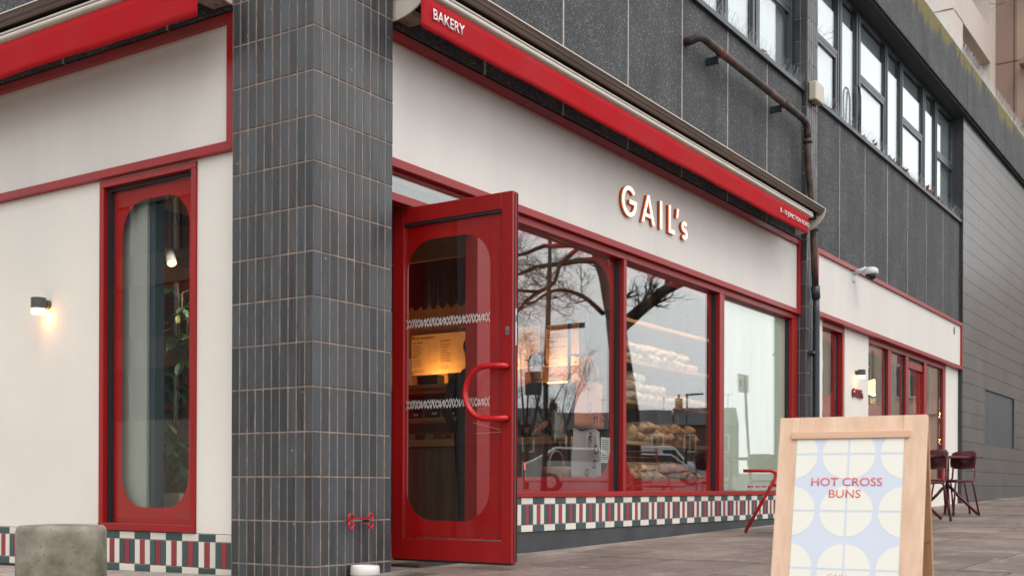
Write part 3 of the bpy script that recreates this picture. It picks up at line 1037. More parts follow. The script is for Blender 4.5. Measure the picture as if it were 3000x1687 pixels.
# ================================================================ left facade
lw_ = thing('render_wall', 'cream rendered wall of the left facade with a wall lamp', 'wall', (0.1, 2.5, 0.2))
X0 = 0.10
def wl_(y0, y1, z0, z1):
    MB().box(X0, 0.30, y0, y1, z0, z1).build('render', 'render_white', lw_)
wl_(0.652, 1.058, 0.212, 2.502)
wl_(1.988, 5.2, 0.212, 2.502)
wl_(1.0585, 1.9875, 2.492, 2.502)
lwn = thing('tall_window', 'tall narrow red framed window with rounded glass and plant inside', 'window', (0.15, 1.52, 0.215))
MB().box(0.085, 0.22, 1.06, 1.103, 0.262, 2.448).build('jamb', 'red', lwn, bevel=0.003)
MB().box(0.085, 0.22, 1.943, 1.986, 0.262, 2.448).build('jamb', 'red', lwn, bevel=0.003)
MB().box(0.085, 0.22, 1.06, 1.986, 2.4485, 2.491).build('head_rail', 'red', lwn, bevel=0.003)
MB().box(0.080, 0.22, 1.06, 1.986, 0.215, 0.2615).build('sill_rail', 'red', lwn, bevel=0.003)
MB().box(0.12, 0.20, 1.913, 1.9425, 0.263, 2.447).build('gasket', 'black_rubber', lwn)
MB().box(0.12, 0.20, 1.104, 1.912, 2.425, 2.447).build('gasket', 'black_rubber', lwn)
pane_film(lwn, 1.1035, 1.912, 0.2625, 2.4245, (1.187, 1.83, 0.362, 2.341), 0.21, 'Y', 0.14, 'glass_side')

# wall lamp
def wall_lamp(label, loc, rz, group):
    t = thing('wall_lamp', label, 'wall lamp', loc, group, rz=rz)
    t.scale = (0.72,) * 3
    # local: wall at y=0, the lamp stands off towards -y
    MB().lathe([(0.0, -0.040), (0.03, -0.036), (0.044, -0.02), (0.044, 0.0)], 20, (0, 0, 0.0), 'Y').build('wall_rose', 'lamp_green', t, smooth=True)
    MB().lathe([(0.0, 0.052), (0.066, 0.052), (0.069, 0.048), (0.069, -0.048), (0.062, -0.05)], 28, (0, -0.108, 0)).build('lamp_body', 'lamp_green', t, smooth=False)
    MB().lathe([(0.063, -0.049), (0.065, -0.052), (0.065, -0.096), (0.058, -0.102), (0.0, -0.104)], 28, (0, -0.108, 0)).build('glowing_diffuser', 'lamp_glow', t)
    l = bpy.data.lights.new('lamp_light', 'POINT')
    l.energy = 0.9
    l.color = (1.0, 0.34, 0.08)
    l.shadow_soft_size = 0.03
    lo = bpy.data.objects.new('lamp_light', l)
    COL.objects.link(lo)
    lo.location = (0, -0.045, -0.12)
    lo.parent = t
    return t
wall_lamp('small green cylinder wall lamp glowing on the left cream wall', (0.099, 2.545, 1.735), R(-90), 'green cylinder wall lamps')

# ================================================================ awnings
def awning(label, a0, a1, out, axis, cap_ends, vend, drop=0.195):
    """cassette awning, folded in: hood over a cream front bar with a hanging valance"""
    s = thing('awning', label, 'awning', (a0, 0.05, 3.2) if axis == 'X' else (0.05, a0, 3.2))
    pl_ = 'YZ' if axis == 'X' else 'XZ'
    def ext(poly, a, b):
        return MB().prism(poly, pl_, a, b)
    # valance cloth: gently rippled
    mb = MB()
    nu, nz_ = 160, 5
    v0, v1 = vend
    for i in range(nu + 1):
        u = v0 + (v1 - v0) * i / nu
        for k in range(nz_ + 1):
            f = k / nz_
            d = out + 0.0035 * f * math.sin(u * 5.1 + 0.6) + 0.002 * f * math.sin(u * 13.0) + 0.0006 * math.sin(u * 31 + k)
            z = 3.408 - drop * f - 0.004 * f * math.sin(u * 2.3)
            mb.v.append((u, d, z) if axis == 'X' else (d, u, z))
    for i in range(nu):
        for k in range(nz_):
            a = i * (nz_ + 1) + k
            mb.f.append((a, a + 1, a + nz_ + 2, a + nz_ + 1)); mb.mi.append(0)
    va = mb.build('valance', 'canvas_red', s, smooth=True)
    so = va.modifiers.new('thick', 'SOLIDIFY'); so.thickness = 0.003; so.offset = 0
    # front bar: rounded cream extrusion with a groove
    r = 0.028
    for z, h, dd in ((3.439, 0.017, 0), (3.468, 0.010, 0.004)):
        pts = [(out + .02, z - h), (out - .006 + dd, z - h), (out - .016 + dd, z - h * .6), (out - .019 + dd, z), (out - .016 + dd, z + h * .6), (out - .006 + dd, z + h), (out + .02, z + h)]
        ext(pts, v0 - 0.01, v1 + 0.10).build('front_bar', 'awning_cream', s)
    ext([(out - .010, 3.450), (out + .02, 3.450), (out + .02, 3.464), (out - .010, 3.464)], v0, v1 + 0.09).build('bar_groove', 'hood_brown', s)
    # hood: ribbed cover above, black block puts shade into the slot behind the bar
    hood = [(out - .035, 3.572), (out - .038, 3.580), (0.055, 3.625), (0.055, 3.60), (out + .02, 3.535), (out + .005, 3.52), (out - .005, 3.528), (out - .012, 3.545), (out - .022, 3.548), (out - .028, 3.562)]
    ext(hood, a0, a1).build('hood', 'hood_brown', s)
    ext([(out - .036, 3.5805), (out - .042, 3.578), (out - .042, 3.586), (out + .05, 3.600), (out + .05, 3.595)], a0, a1).build('hood_lip', 'awning_cream', s)
    ext([(out + .06, 3.47), (0.055, 3.47), (0.055, 3.595), (out + .06, 3.54)], a0 + .01, a1 - .01).build('slot_shade', 'void', s)
    for a in cap_ends:
        arc = [(out - .045, 3.585), (0.055, 3.628)] + [(0.055, 3.36)]
        cx, cz = 0.055, 3.62
        rr = abs(out - .045 - cx)
        pts = [(0.055, 3.628)] + [(cx - rr * math.cos(R(q)), 3.585 - (3.585 - 3.33) * math.sin(R(q))) for q in range(0, 91, 9)]
        ext(pts, a, a + 0.012).build('end_cap', 'awning_cream', s)
    # wall bracket with folded arm at the near end
    b0 = a0 + 0.05
    ext([(0.055, 3.36), (-0.03, 3.36), (-0.05, 3.385), (-0.05, 3.42), (0.055, 3.45)], b0, b0 + 0.16).build('wall_bracket', 'bracket_pink', s, bevel=0.004)
    ext([(out + .05, 3.385), (0.0, 3.385), (0.0, 3.42), (out + .05, 3.42)], b0 + .17, b0 + 0.21).build('folding_arm', 'bracket_pink', s, bevel=0.004)
    for q in (0.03, 0.09):
        MB().lathe([(0.0, 3.352), (0.008, 3.353), (0.008, 3.3595)], 8, (b0 + q, 0.01, 0) if axis == 'X' else (0.01, b0 + q, 0)).build('bolt', 'steel', s)
    return s

m = paint('canvas_red', (0.40, 0.005, 0.010), 0.8, 0.08, 2.5, 0.15, 260, spec=0.2)
aw = awning('long folded red awning with white lettering on its valance', 0.70, 7.80, -0.25, 'X', (0.72, 7.80), (0.64, 7.37))
awning('folded red awning with plain valance on the left facade', 0.66, 5.5, -0.25, 'Y', (0.665,), (0.665, 5.2), 0.232)
def valance_text(body, x0, x1, z0, z1, off):
    me = fit_text(body, 'white_print', x1 - x0, z1 - z0, 0.001, off)
    o = inst('printed_lettering', me, aw, (x0, -0.263, z0), ROT_R)
    return o
valance_text('BAKERY', 0.742, 1.06, 3.288, 3.352, 0.012)
valance_text('8 - 10 JUNCTION ROAD', 6.50, 7.355, 3.276, 3.337, 0.008)

# ================================================================ lit shop name
def stroke(pts, w, closed=False):
    """ribbon outline polygon quads along a 2-D polyline, mitred"""
    P = [Vector(p) for p in pts]
    L, Rr = [], []
    for i, p in enumerate(P):
        a = (p - P[i - 1]).normalized() if i else None
        b = (P[i + 1] - p).normalized() if i < len(P) - 1 else None
        if a is None:
            n = Vector((-b.y, b.x))
            k = 1
        elif b is None:
            n = Vector((-a.y, a.x))
            k = 1
        else:
            n = (Vector((-a.y, a.x)) + Vector((-b.y, b.x))).normalized()
            k = 1 / max(0.35, n.dot(Vector((-b.y, b.x))))
        L.append(p + n * w / 2 * k)
        Rr.append(p - n * w / 2 * k)
    return L + Rr[::-1]

def letter_polys(ch, h, w, t):
    if ch == 'G':
        r = h / 2 - t / 2
        rx = w / 2 - t / 2
        cx, cz = w / 2, h / 2
        pts = [(cx + rx * math.cos(R(a)), cz + r * math.sin(R(a))) for a in range(42, 361, 9)]
        pts += [(cx + rx, cz - .001), (cx + rx * 0.05, cz - .001)]
        arc = pts[:-2]
        return [stroke(arc + [(cx + rx, cz + t / 2)], t), [(cx + rx * .05, cz - t / 2), (cx + rx - t / 2 + .0005, cz - t / 2), (cx + rx - t / 2 + .0005, cz + t / 2), (cx + rx * .05, cz + t / 2)]]
    if ch == 'A':
        tt = t * 1.05
        return [[(0, 0), (tt, 0), (w / 2, h * 0.80), (w - tt, 0), (w, 0), (w / 2 + tt * .45, h), (w / 2 - tt * .45, h)],
                [(w * .25 + .004, h * .22), (w * .75 - .004, h * .22), (w * .70 - .004, h * .22 + t * .85), (w * .30 + .004, h * .22 + t * .85)]]
    if ch == 'I':
        return [[(0, 0), (t, 0), (t, h), (0, h)]]
    if ch == 'L':
        return [[(0, 0), (w, 0), (w, t), (t, t), (t, h), (0, h)]]
    if ch == "'":
        return [[(0, 0), (t * .75, 0), (t * 1.45, h), (t * .45, h)]]
    if ch == 's':
        r = (h - t) / 4
        rx = w / 2 - t / 2
        cx = w / 2
        p1 = [(cx + rx * math.cos(R(a)), h - t / 2 - r + r * math.sin(R(a))) for a in range(35, 271, 18)]
        p2 = [(cx + rx * math.cos(R(a)), t / 2 + r + r * math.sin(R(a))) for a in range(90, -146, -18)]
        return [stroke(p1 + p2[1:], t)]

def name_sign(name, label, chars, axis_y, depth, z0, h, mats, t):
    s = thing(name, label, 'sign', (chars[0][1], axis_y, z0))
    for ch, x, w, hh, zz in chars:
        polys = letter_polys(ch, hh, w, t)
        b = MB()
        for i, q in enumerate(polys):
            b.prism([(x + a, zz + c) for a, c in q], 'XZ', axis_y - depth + i * .0004, axis_y)
        lo = b.build('letter', mats[0], s)
        if mats[1]:
            e = MB()
            for i, q in enumerate(polys):
                e.prism([(x + a, zz + c) for a, c in q], 'XZ', axis_y - depth - .010 + i * .0004, axis_y - depth - .0008)
            e.build('lit_edge', mats[2], lo)
            f = MB()
            for i, q in enumerate(polys):
                f.prism([(x + a, zz + c) for a, c in q], 'XZ', axis_y - depth - .0125 + i * .0004, axis_y - depth - .0108)
            f.build('lit_face', mats[1], lo)
    return s
paint('letter_red', (0.34, 0.07, 0.035), 0.4, 0.08, 6)
CH = [('G', 3.735, 0.260, 0.254, 2.766), ('A', 4.092, 0.242, 0.244, 2.773), ('I', 4.442, 0.0, 0.244, 2.773), ('L', 4.616, 0.119, 0.244, 2.773), ("'", 4.771, 0.03, 0.083, 2.934), ('s', 4.882, 0.119, 0.165, 2.766)]
name_sign('lit_shop_sign', 'large illuminated GAIL\'s letters standing off the long cream fascia', CH, 0.094, 0.020, 2.766, 0.25, ('letter_red', 'letter_face', 'letter_edge'), 0.034)
# ================================================================ second shopfront
s2 = thing('render_wall', 'cream rendered piers of the farther shopfront around its windows', 'wall', (12, 0.1, 0.2))
for a, b in ((8.388, 8.80), (9.66, 10.655), (14.93, 15.775)):
    MB().box(a, b, 0.075, 0.34, 0.05, 2.510).build('render', 'render_white', s2)
paint('pale_film', (0.66, 0.63, 0.53), 0.7, 0.04, 2)
def far_window(label, a, b, rm, hole, film=True, z0=0.62, gp=0.135):
    t = thing('shop_window', label, 'window', ((a + b) / 2, 0.1, z0))
    MB().box(a, a + .035, 0.09, 0.27, z0 + .041, 2.44).build('jamb', 'red', t, bevel=0.003)
    MB().box(b - rm, b, 0.09, 0.27, z0 + .041, 2.44).build('jamb', 'red', t, bevel=0.003)
    MB().box(a, b, 0.09, 0.27, 2.441, 2.509).build('head_rail', 'red', t, bevel=0.003)
    MB().box(a, b, 0.085, 0.27, z0, z0 + .040).build('sill_rail', 'red', t, bevel=0.003)
    MB().box(b - rm - .02, b - rm - .0005, gp - .015, gp + .03, z0 + .05, 2.43).build('gasket', 'black_rubber', t)
    p = pane_film(t, a + .036, b - rm - .021, z0 + .042, 2.4395, hole, 0.16, 'X', gp)
    if film:
        MB().box(a + .04, b - rm - .025, gp + .0115, gp + .013, z0 + .045, 1.53).build('pale_lower_film', 'pale_film', p)
    MB().box(a, b, 0.06, 0.3, 0.05, z0 - .001).build('stall_riser', 'render_white', t)
    return t
far_window('narrow red framed window of the farther shop beside the tiled pillar', 8.802, 9.658, 0.045, (8.90, 9.50, 1.64, 2.32), gp=0.165)
far_window('red framed window of the farther shop between lamp pier and side light', 10.657, 11.75, 0.10, (10.75, 11.55, 1.64, 2.33))
far_window('red side light with brick wall and globe lamps beside the far door', 11.752, 12.62, 0.06, (11.85, 12.45, 0.80, 2.30), False)
far_window('last red framed window of the farther shop right of the far door', 13.72, 14.928, 0.12, None, False)
fd = thing('shop_door', 'closed red door of the farther shop between two windows', 'door', (13.1, 0.2, 0.22))
MB().box(12.622, 12.70, 0.09, 0.25, 0.2, 2.44).build('stile', 'red', fd)
MB().box(13.60, 13.718, 0.09, 0.25, 0.2, 2.44).build('stile', 'red', fd)
MB().box(12.622, 13.718, 0.09, 0.25, 2.441, 2.509).build('head_rail', 'red', fd)
MB().box(12.701, 13.599, 0.11, 0.2, 2.29, 2.39).build('top_rail', 'red', fd, bevel=0.003)
MB().box(12.701, 13.599, 0.13, 0.2, 2.391, 2.44).build('slot', 'black_rubber', fd)
MB().box(12.701, 13.599, 0.11, 0.2, 0.2, 0.34).build('bottom_rail', 'red', fd)
pane_film(fd, 12.705, 13.595, 0.341, 2.289, (12.80, 13.48, 0.5, 2.20), 0.17, 'X', 0.15)
MB().tube([(13.55, 0.11, 1.18), (13.55, 0.06, 1.18), (13.55, 0.06, 1.32), (13.55, 0.11, 1.32)], 0.01, 8).build('handle', 'steel', fd)
wall_lamp('small green cylinder wall lamp glowing on the farther cream pier', (10.10, 0.075, 1.985), 0, 'green cylinder wall lamps')
CH2 = [('G', 9.930, 0.105, 0.115, 1.665), ('A', 10.060, 0.10, 0.11, 1.667), ('I', 10.185, 0, 0.11, 1.667), ('L', 10.230, 0.055, 0.11, 1.667), ("'", 10.288, 0.02, 0.04, 1.737), ('s', 10.305, 0.06, 0.075, 1.665)]
name_sign('shop_sign', 'small dark red GAIL\'s letters under the farther wall lamp', CH2, 0.0735, 0.022, 1.655, 0.11, ('red_dark', None, None), 0.017)

# security camera
cc = thing('security_camera', 'white dome security camera on the farther cream fascia', 'camera', (9.85, 0.03, 3.2), rz=0)
MB().box(-0.05, 0.05, -0.012, -0.0005, -0.09, 0.09).build('wall_plate', 'plastic_white', cc, bevel=0.008)
MB().tube([(0, -0.012, 0.03), (0, -0.08, 0.04), (0, -0.16, 0.045)], [0.035, 0.03, 0.045], 12).build('arm', 'plastic_white', cc, smooth=True)
MB().lathe([(0.0, 0.075), (0.06, 0.07), (0.085, 0.05), (0.092, 0.02), (0.092, -0.012), (0.075, -0.02)], 24, (0, -0.22, 0)).build('housing', 'plastic_white', cc, smooth=True)
MB().lathe([(0.072, -0.021), (0.068, -0.05), (0.045, -0.078), (0.0, -0.09)], 20, (0, -0.22, 0)).build('dome', 'black_gloss', cc, smooth=True)
vent = thing('air_vent', 'small oval louvred air vent at the right end of the farther fascia', 'vent', (15.28, 0.03, 3.1))
for k in range(6):
    w = 0.05 * math.sqrt(max(0.05, 1 - ((k - 2.5) / 3.2) ** 2))
    MB().box(15.28 - w, 15.28 + w, 0.024, 0.0295, 3.055 + k * .022, 3.067 + k * .022).build('louvre', 'lamp_green', vent)

# ================================================================ rain pipes
def rust_mat():
    m, nt, p = new_mat('rusty_pipe')
    n = noise_node(nt, 5.0, 8)
    c = ramp(nt, n.outputs['Fac'], [(0.38, (0.022, 0.022, 0.024)), (0.50, (0.07, 0.04, 0.032)), (0.62, (0.17, 0.06, 0.032))])
    nt.links.new(c.outputs[0], p.inputs['Base Color'])
    p.inputs['Roughness'].default_value = 0.6
    bump(nt, p, n.outputs['Fac'], 0.3, 0.006)
rust_mat()
pipe = thing('rain_pipe', 'rusty rainwater pipe running sideways across the upper aggregate wall', 'pipe', (4.7, 0.05, 4.5))
MB().tube([(4.93, 0.055, 4.565), (4.935, 0.0, 4.57), (4.95, -0.05, 4.59), (4.99, -0.075, 4.602), (5.06, -0.08, 4.605), (5.2, -0.08, 4.60), (7.60, -0.08, 4.575), (7.74, -0.08, 4.565), (7.80, -0.08, 4.53), (7.815, -0.08, 4.46), (7.82, -0.08, 4.40)], 0.039, 14).build('pipe', 'rusty_pipe', pipe, smooth=True)
for x in (5.42, 7.08):
    MB().lathe([(0.039, x - .02), (0.048, x - .019), (0.048, x + .019), (0.039, x + .02)], 14, (0, -0.08, 4.60 - (x - 5) * .0096), 'X').build('collar', 'rusty_pipe', pipe, smooth=True)
    MB().box(x - 0.035, x + 0.0, -0.07, 0.058, 4.49, 4.56).build('bracket', 'dark_metal', pipe, bevel=0.006)
dp = thing('drainpipe', 'dark vertical drainpipe in front of the narrow tiled pillar', 'pipe', (8.2, -0.06, 0.13))
MB().tube([(7.82, -0.08, 4.41), (7.83, -0.08, 4.2), (7.90, -0.08, 3.9), (8.03, -0.075, 3.44), (8.06, -0.07, 3.2), (8.14, -0.065, 2.78)], 0.037, 12).build('upper_pipe', 'rusty_pipe', dp, smooth=True)
MB().tube([(8.14, -0.065, 2.80), (8.175, -0.062, 2.66)], [0.050, 0.048], 14).build('collar', 'dark_metal', dp, smooth=True)
MB().tube([(8.172, -0.062, 2.68), (8.19, -0.06, 2.50), (8.20, -0.06, 1.4), (8.205, -0.06, 0.13)], 0.038, 14).build('lower_pipe', 'dark_metal', dp, smooth=True)
for z in (4.36, 3.42):
    MB().lathe([(0.042, z - .015), (0.052, z - .014), (0.052, z + .014), (0.042, z + .015)], 14, (7.822 if z > 4 else 8.035, -0.08, 0)).build('collar', 'rusty_pipe', dp, smooth=True)
MB().box(8.08, 8.29, -0.07, -0.001, 2.03, 2.06).build('clip', 'dark_metal', dp)
eb = thing('junction_box', 'cream plastic junction box on the narrow tiled pillar', 'box', (8.18, -0.05, 4.92))
MB().box(8.06, 8.34, -0.095, -0.002, 4.90, 5.115).build('body', 'plastic_cream', eb, bevel=0.015)
MB().tube([(8.10, -0.05, 4.905), (8.09, -0.04, 4.86), (8.11, -0.01, 4.83)], 0.006, 6).build('cable_stub', 'black_rubber', eb)
cable = thing('cable_loop', 'black cable looped in front of the long upper window', 'cable', (10.35, 0.1, 5.05))
pts = [(10.15, 0.12, 5.05)] + [(10.15, 0.12, 5.05 + .62 * k / 6) for k in range(1, 6)] + [(10.17, 0.12, 5.66), (10.24, 0.12, 5.73), (10.34, 0.12, 5.73), (10.40, 0.12, 5.66)] + [(10.42, 0.12, 5.60 - .5 * k / 5) for k in range(6)]
MB().tube(pts, 0.011, 6).build('loop', 'black_rubber', cable, smooth=True)
MB().tube([(10.30, 0.10, 5.05), (10.31, 0.10, 5.3), (10.34, 0.10, 5.5), (10.34, 0.11, 5.7)], 0.010, 6).build('tail', 'black_rubber', cable, smooth=True)

# dry plane leaves caught on the sill
paint('dry_leaf', (0.17, 0.06, 0.03), 0.7, 0.35, 20, rnd=0.4)
def leaf_mesh():
    pts = []
    for k in range(15):
        a = 2 * math.pi * k / 15
        r = 0.06 * (1.0 if k % 3 == 0 else 0.55)
        pts.append((r * math.cos(a), r * math.sin(a), random.uniform(-.018, .022)))
    return MB().add(pts + [(0, 0, 0.0)], [(k, (k + 1) % 15, 15) for k in range(15)]).mesh('dry_leaf', 'dry_leaf')
LM = [leaf_mesh() for _ in range(4)]
SPOTS = [(8.62, 1.4), (9.05, .7), (9.1, .8), (10.0, .7), (10.45, .9), (10.62, .7), (10.78, 1.1), (10.85, .9), (11.55, .9), (11.7, 1.0), (11.85, 1.2), (12.0, 1.0), (12.3, 1.0), (12.42, 1.2), (12.55, 1.3), (12.65, 1.1), (13.4, 1.0), (13.6, 1.2), (13.75, 1.3), (13.9, 1.3), (14.05, 1.1), (14.3, 1.0), (14.6, 1.0), (6.85, .9), (6.98, .7)]
ORDL = 'first second third fourth fifth sixth seventh eighth ninth tenth eleventh twelfth thirteenth fourteenth fifteenth sixteenth seventeenth eighteenth nineteenth twentieth twenty-first twenty-second'.split()
for i, (x, s_) in enumerate(SPOTS):
    o = inst('dry_leaf', LM[i % 4], None, (x, 0.06 + random.uniform(0, .04), 5.045 + .05 * s_), (random.uniform(.7, 1.9), random.uniform(-.5, .5), random.uniform(0, 6)), (s_,) * 3)
    if i == 0:
        tag(o, 'big curled brown leaf beside the cream junction box', 'leaf', 'dry leaves on the upper sill')
    elif x < 8:
        tag(o, ('left' if x < 6.9 else 'right') + ' dry brown leaf on the sill left of the narrow tiled pillar', 'leaf', 'dry leaves on the near upper sill')
    else:
        tag(o, ORDL[i - 1] + ' small dry leaf from the left among the long sill spikes', 'leaf', 'dry leaves on the upper sill')

# ================================================================ small street things
bol = thing('concrete_stool', 'round weathered concrete block in front of the left window', 'bollard', (-1.353, 0.336, g(-1.35, .3)))
def bollard_mat():
    m, nt, p = new_mat('weathered_concrete')
    n = noise_node(nt, 9.0, 8)
    c = ramp(nt, n.outputs['Fac'], [(0.3, (0.10, 0.088, 0.062)), (0.5, (0.19, 0.17, 0.13)), (0.72, (0.30, 0.275, 0.225))]).outputs[0]
    v = nt.nodes.new('ShaderNodeTexVoronoi')
    v.inputs['Scale'].default_value = 34.0
    t = nt.nodes.new('ShaderNodeTexCoord')
    nt.links.new(t.outputs['Object'], v.inputs['Vector'])
    k = ramp(nt, v.outputs['Distance'], [(0.10, (1, 1, 1)), (0.2, (0, 0, 0))]).outputs[0]
    nt.links.new(mix(nt, math_node(nt, 'MULTIPLY', k, 0.6), c, (0.05, 0.045, 0.035)), p.inputs['Base Color'])
    p.inputs['Roughness'].default_value = 0.88
    bump(nt, p, n.outputs['Fac'], 0.4, 0.01)
bollard_mat()
MB().lathe([(0.205, -0.08), (0.204, 0.12), (0.203, 0.285), (0.198, 0.302), (0.186, 0.312), (0.10, 0.317), (0.0, 0.318)], 48, (-1.353, 0.336, 0)).build('block', 'weathered_concrete', bol, smooth=True)

# bone-shaped dog lead hook
bone = thing('lead_hook', 'red bone shaped wire hook on the corner pillar near the ground', 'hook', (0.355, -0.02, 0.3))
def bone_outline():
    L, h, r = 0.085, 0.018, 0.021
    q = []
    for cx, cz, a0, a1 in ((L, 0.022, 200, -70), (L, -0.022, 70, -200)):
        q += [(cx + r * math.cos(R(a0 + (a1 - a0) * k / 9)), cz + r * math.sin(R(a0 + (a1 - a0) * k / 9))) for k in range(10)]
    q += [(-x_, z_) for x_, z_ in [(a_, b_) for a_, b_ in q][::-1]]
    return q
q = bone_outline()
MB().tube([(0.355 + a, -0.045, 0.302 + b) for a, b in q] + [(0.355 + q[0][0], -0.045, 0.302 + q[0][1])], 0.0055, 8).build('bone_ring', 'red_bright', bone, smooth=True)
for sx in (-1, 1):
    MB().tube([(0.355 + sx * .072, -0.001, 0.302), (0.355 + sx * .072, -0.045, 0.302)], 0.006, 8).build('stud', 'black_rubber' if sx > 0 else 'red_bright', bone)
bowl = thing('dog_bowl', 'white ceramic dog bowl at the foot of the corner pillar', 'bowl', (0.33, -0.10, g(.33, 0)))
zb = g(0.33, 0) + 0.002
MB().lathe([(0.0, 0.001), (0.082, 0.001), (0.086, 0.006), (0.082, 0.05), (0.078, 0.056), (0.070, 0.055), (0.066, 0.02), (0.0, 0.016)], 36, (0.33, -0.10, zb)).build('bowl', 'ceramic', bowl, smooth=True) if paint('ceramic', (0.72, 0.70, 0.66), 0.3, 0.04, 6) else None

# ================================================================ A-board
ab = thing('pavement_sign', 'wooden A-frame board reading HOT CROSS BUNS on the pavement', 'sign board', (-0.37, -3.125, 0), rz=R(5.0))
wood('birch', (0.64, 0.41, 0.27), (0.78, 0.56, 0.41), 0.55, 'Z', 1.3)
wood('birch_dark', (0.42, 0.21, 0.11), (0.55, 0.30, 0.16), 0.6, 'Z', 1.3)
paint('poster_blue', (0.62, 0.67, 0.76), 0.55, 0.02, 3)
paint('poster_cream', (0.80, 0.78, 0.70), 0.55, 0.02, 3)
paint('poster_red', (0.74, 0.10, 0.12), 0.6, 0.03, 3)
paint('poster_pink', (0.78, 0.42, 0.36), 0.6, 0.03, 3)
# local frame: board faces -x; u across (+y left in the picture), v up the leaning panel
lean = R(12.0)
HT = 0.812
def bp(u, v, d=0.0):
    """u across, v along the panel from its foot, d out of its face"""
    hx = -math.sin(lean) * (HT - v)
    hz = math.cos(lean) * v
    return (hx - math.cos(lean) * d, u, hz - math.sin(lean) * -0.0 - 0.02 + math.sin(lean) * -d * -1 * 0 + d * math.sin(lean))
def bbox(u0, u1, v0, v1, d0, d1):
    return MB().hexa([bp(u0, v0, d0), bp(u1, v0, d0), bp(u1, v0, d1), bp(u0, v0, d1), bp(u0, v1, d0), bp(u1, v1, d0), bp(u1, v1, d1), bp(u0, v1, d1)])
HW = 0.275
bbox(-HW, -HW + .088, 0, HT, -0.018, 0).build('front_stile', 'birch', ab, bevel=0.003)
bbox(HW - .078, HW, 0, HT, -0.018, 0).build('front_stile', 'birch', ab, bevel=0.003)
bbox(-HW + .0882, HW - .0782, HT - .098, HT, -0.018, -0.0002).build('front_rail', 'birch', ab, bevel=0.002)
bbox(-HW + .0882, HW - .0782, 0.06, 0.13, -0.018, -0.0002).build('front_rail', 'birch', ab)
bbox(-HW + .06, HW - .05, HT - .088, HT - .060, 0.0005, 0.010).build('clip_strip', 'birch_dark2', ab, bevel=0.002) if wood('birch_dark2', (0.58, 0.34, 0.21), (0.72, 0.48, 0.33), 0.55, 'Y', 1.3) else None
pz0, pz1, pu0, pu1 = 0.10, HT - .0885, -HW + .080, HW - .072
po = bbox(pu0, pu1, pz0, pz1, 0.0006, 0.0016).build('poster', 'poster_blue', ab)
# bun pattern: round buns cut in four, clipped to the sheet
BUN_R, PU, PV = 0.098, 0.215, 0.220
mb = MB()
cu0 = 0.004
for row in range(4):
    cv = HT - 0.148 - row * PV
    for cidx in (-2, -1, 0, 1, 2):
        cu = cu0 + cidx * PU
        for qu, qv in ((1, 1), (-1, 1), (-1, -1), (1, -1)):
            pts = []
            gap = 0.0035
            for k in range(0, 11):
                a = R(90 * k / 10)
                pts.append((cu + qu * (gap + (BUN_R - gap) * math.cos(a)), cv + qv * (gap + random.uniform(0, .0012) + (BUN_R * 0.97 - gap) * math.sin(a))))
            pts.append((cu + qu * gap, cv + qv * gap))
            pts = [(min(max(a, pu0 + .0005), pu1 - .0005), min(max(b, pz0 + .0005), pz1 - .0005)) for a, b in pts]
            if max(p_[0] for p_ in pts) - min(p_[0] for p_ in pts) < 0.003 or max(p_[1] for p_ in pts) - min(p_[1] for p_ in pts) < 0.003:
                continue
            o = len(mb.v)
            mb.v += [bp(a, b, 0.0022) for a, b in pts]
            f = tuple(range(o, o + len(pts)))
            mb.f.append(f if qu * qv > 0 else f[::-1]); mb.mi.append(0)
tag(mb.build('printed_bun', 'poster_cream', po), kind='stuff')
def board_text(body, mat, uc, v, w, h, off=0.0):
    me = fit_text(body, mat, w, h, 0.0005, off)
    bm = bmesh.new(); bm.from_mesh(me)
    for vt in bm.verts:       # lettering reads from the board's left, which is +u
        vt.co = Vector(bp(uc + w / 2 - vt.co.x, v + vt.co.y, 0.0026 + vt.co.z))
    bmesh.ops.recalc_face_normals(bm, faces=bm.faces)
    bm.to_mesh(me); bm.free()
    return link('printed_lettering', me, po)
board_text('HOT CROSS', 'poster_red', 0.008, HT - 0.270, 0.262, 0.031, 0.002)
board_text('BUNS', 'poster_red', 0.012, HT - 0.316, 0.117, 0.031, 0.002)
board_text("GAIL's", 'poster_pink', 0.020, HT - 0.628, 0.082, 0.024, 0.0)
# rear leg frame
def bq(u, v, d=0.0):
    return (math.sin(lean) * (HT - v) + 0.004 + math.cos(lean) * d, u, math.cos(lean) * v - 0.02 + d * math.sin(lean))
def rbox(u0, u1, v0, v1, d0, d1):
    return MB().hexa([bq(u0, v0, d0), bq(u1, v0, d0), bq(u1, v0, d1), bq(u0, v0, d1), bq(u0, v1, d0), bq(u1, v1, d0), bq(u1, v1, d1), bq(u0, v1, d1)])
rbox(-HW, -HW + .08, 0, HT - .006, 0, 0.018).build('rear_stile', 'birch_dark', ab, bevel=0.003)
rbox(HW - .08, HW, 0, HT - .006, 0, 0.018).build('rear_stile', 'birch_dark', ab, bevel=0.003)
rbox(-HW + .0802, HW - .0802, HT - .09, HT - .006, 0, 0.0178).build('rear_rail', 'birch_dark', ab)
rbox(-HW + .0802, HW - .0802, 0.03, HT - .0902, 0.004, 0.012).build('rear_board', 'birch_dark', ab)
for u in (-HW + .01, HW - .01):
    MB().tube([(-0.10, u, 0.30), (0.10, u, 0.30)], 0.003, 5).build('stay_cord', 'black_rubber', ab)

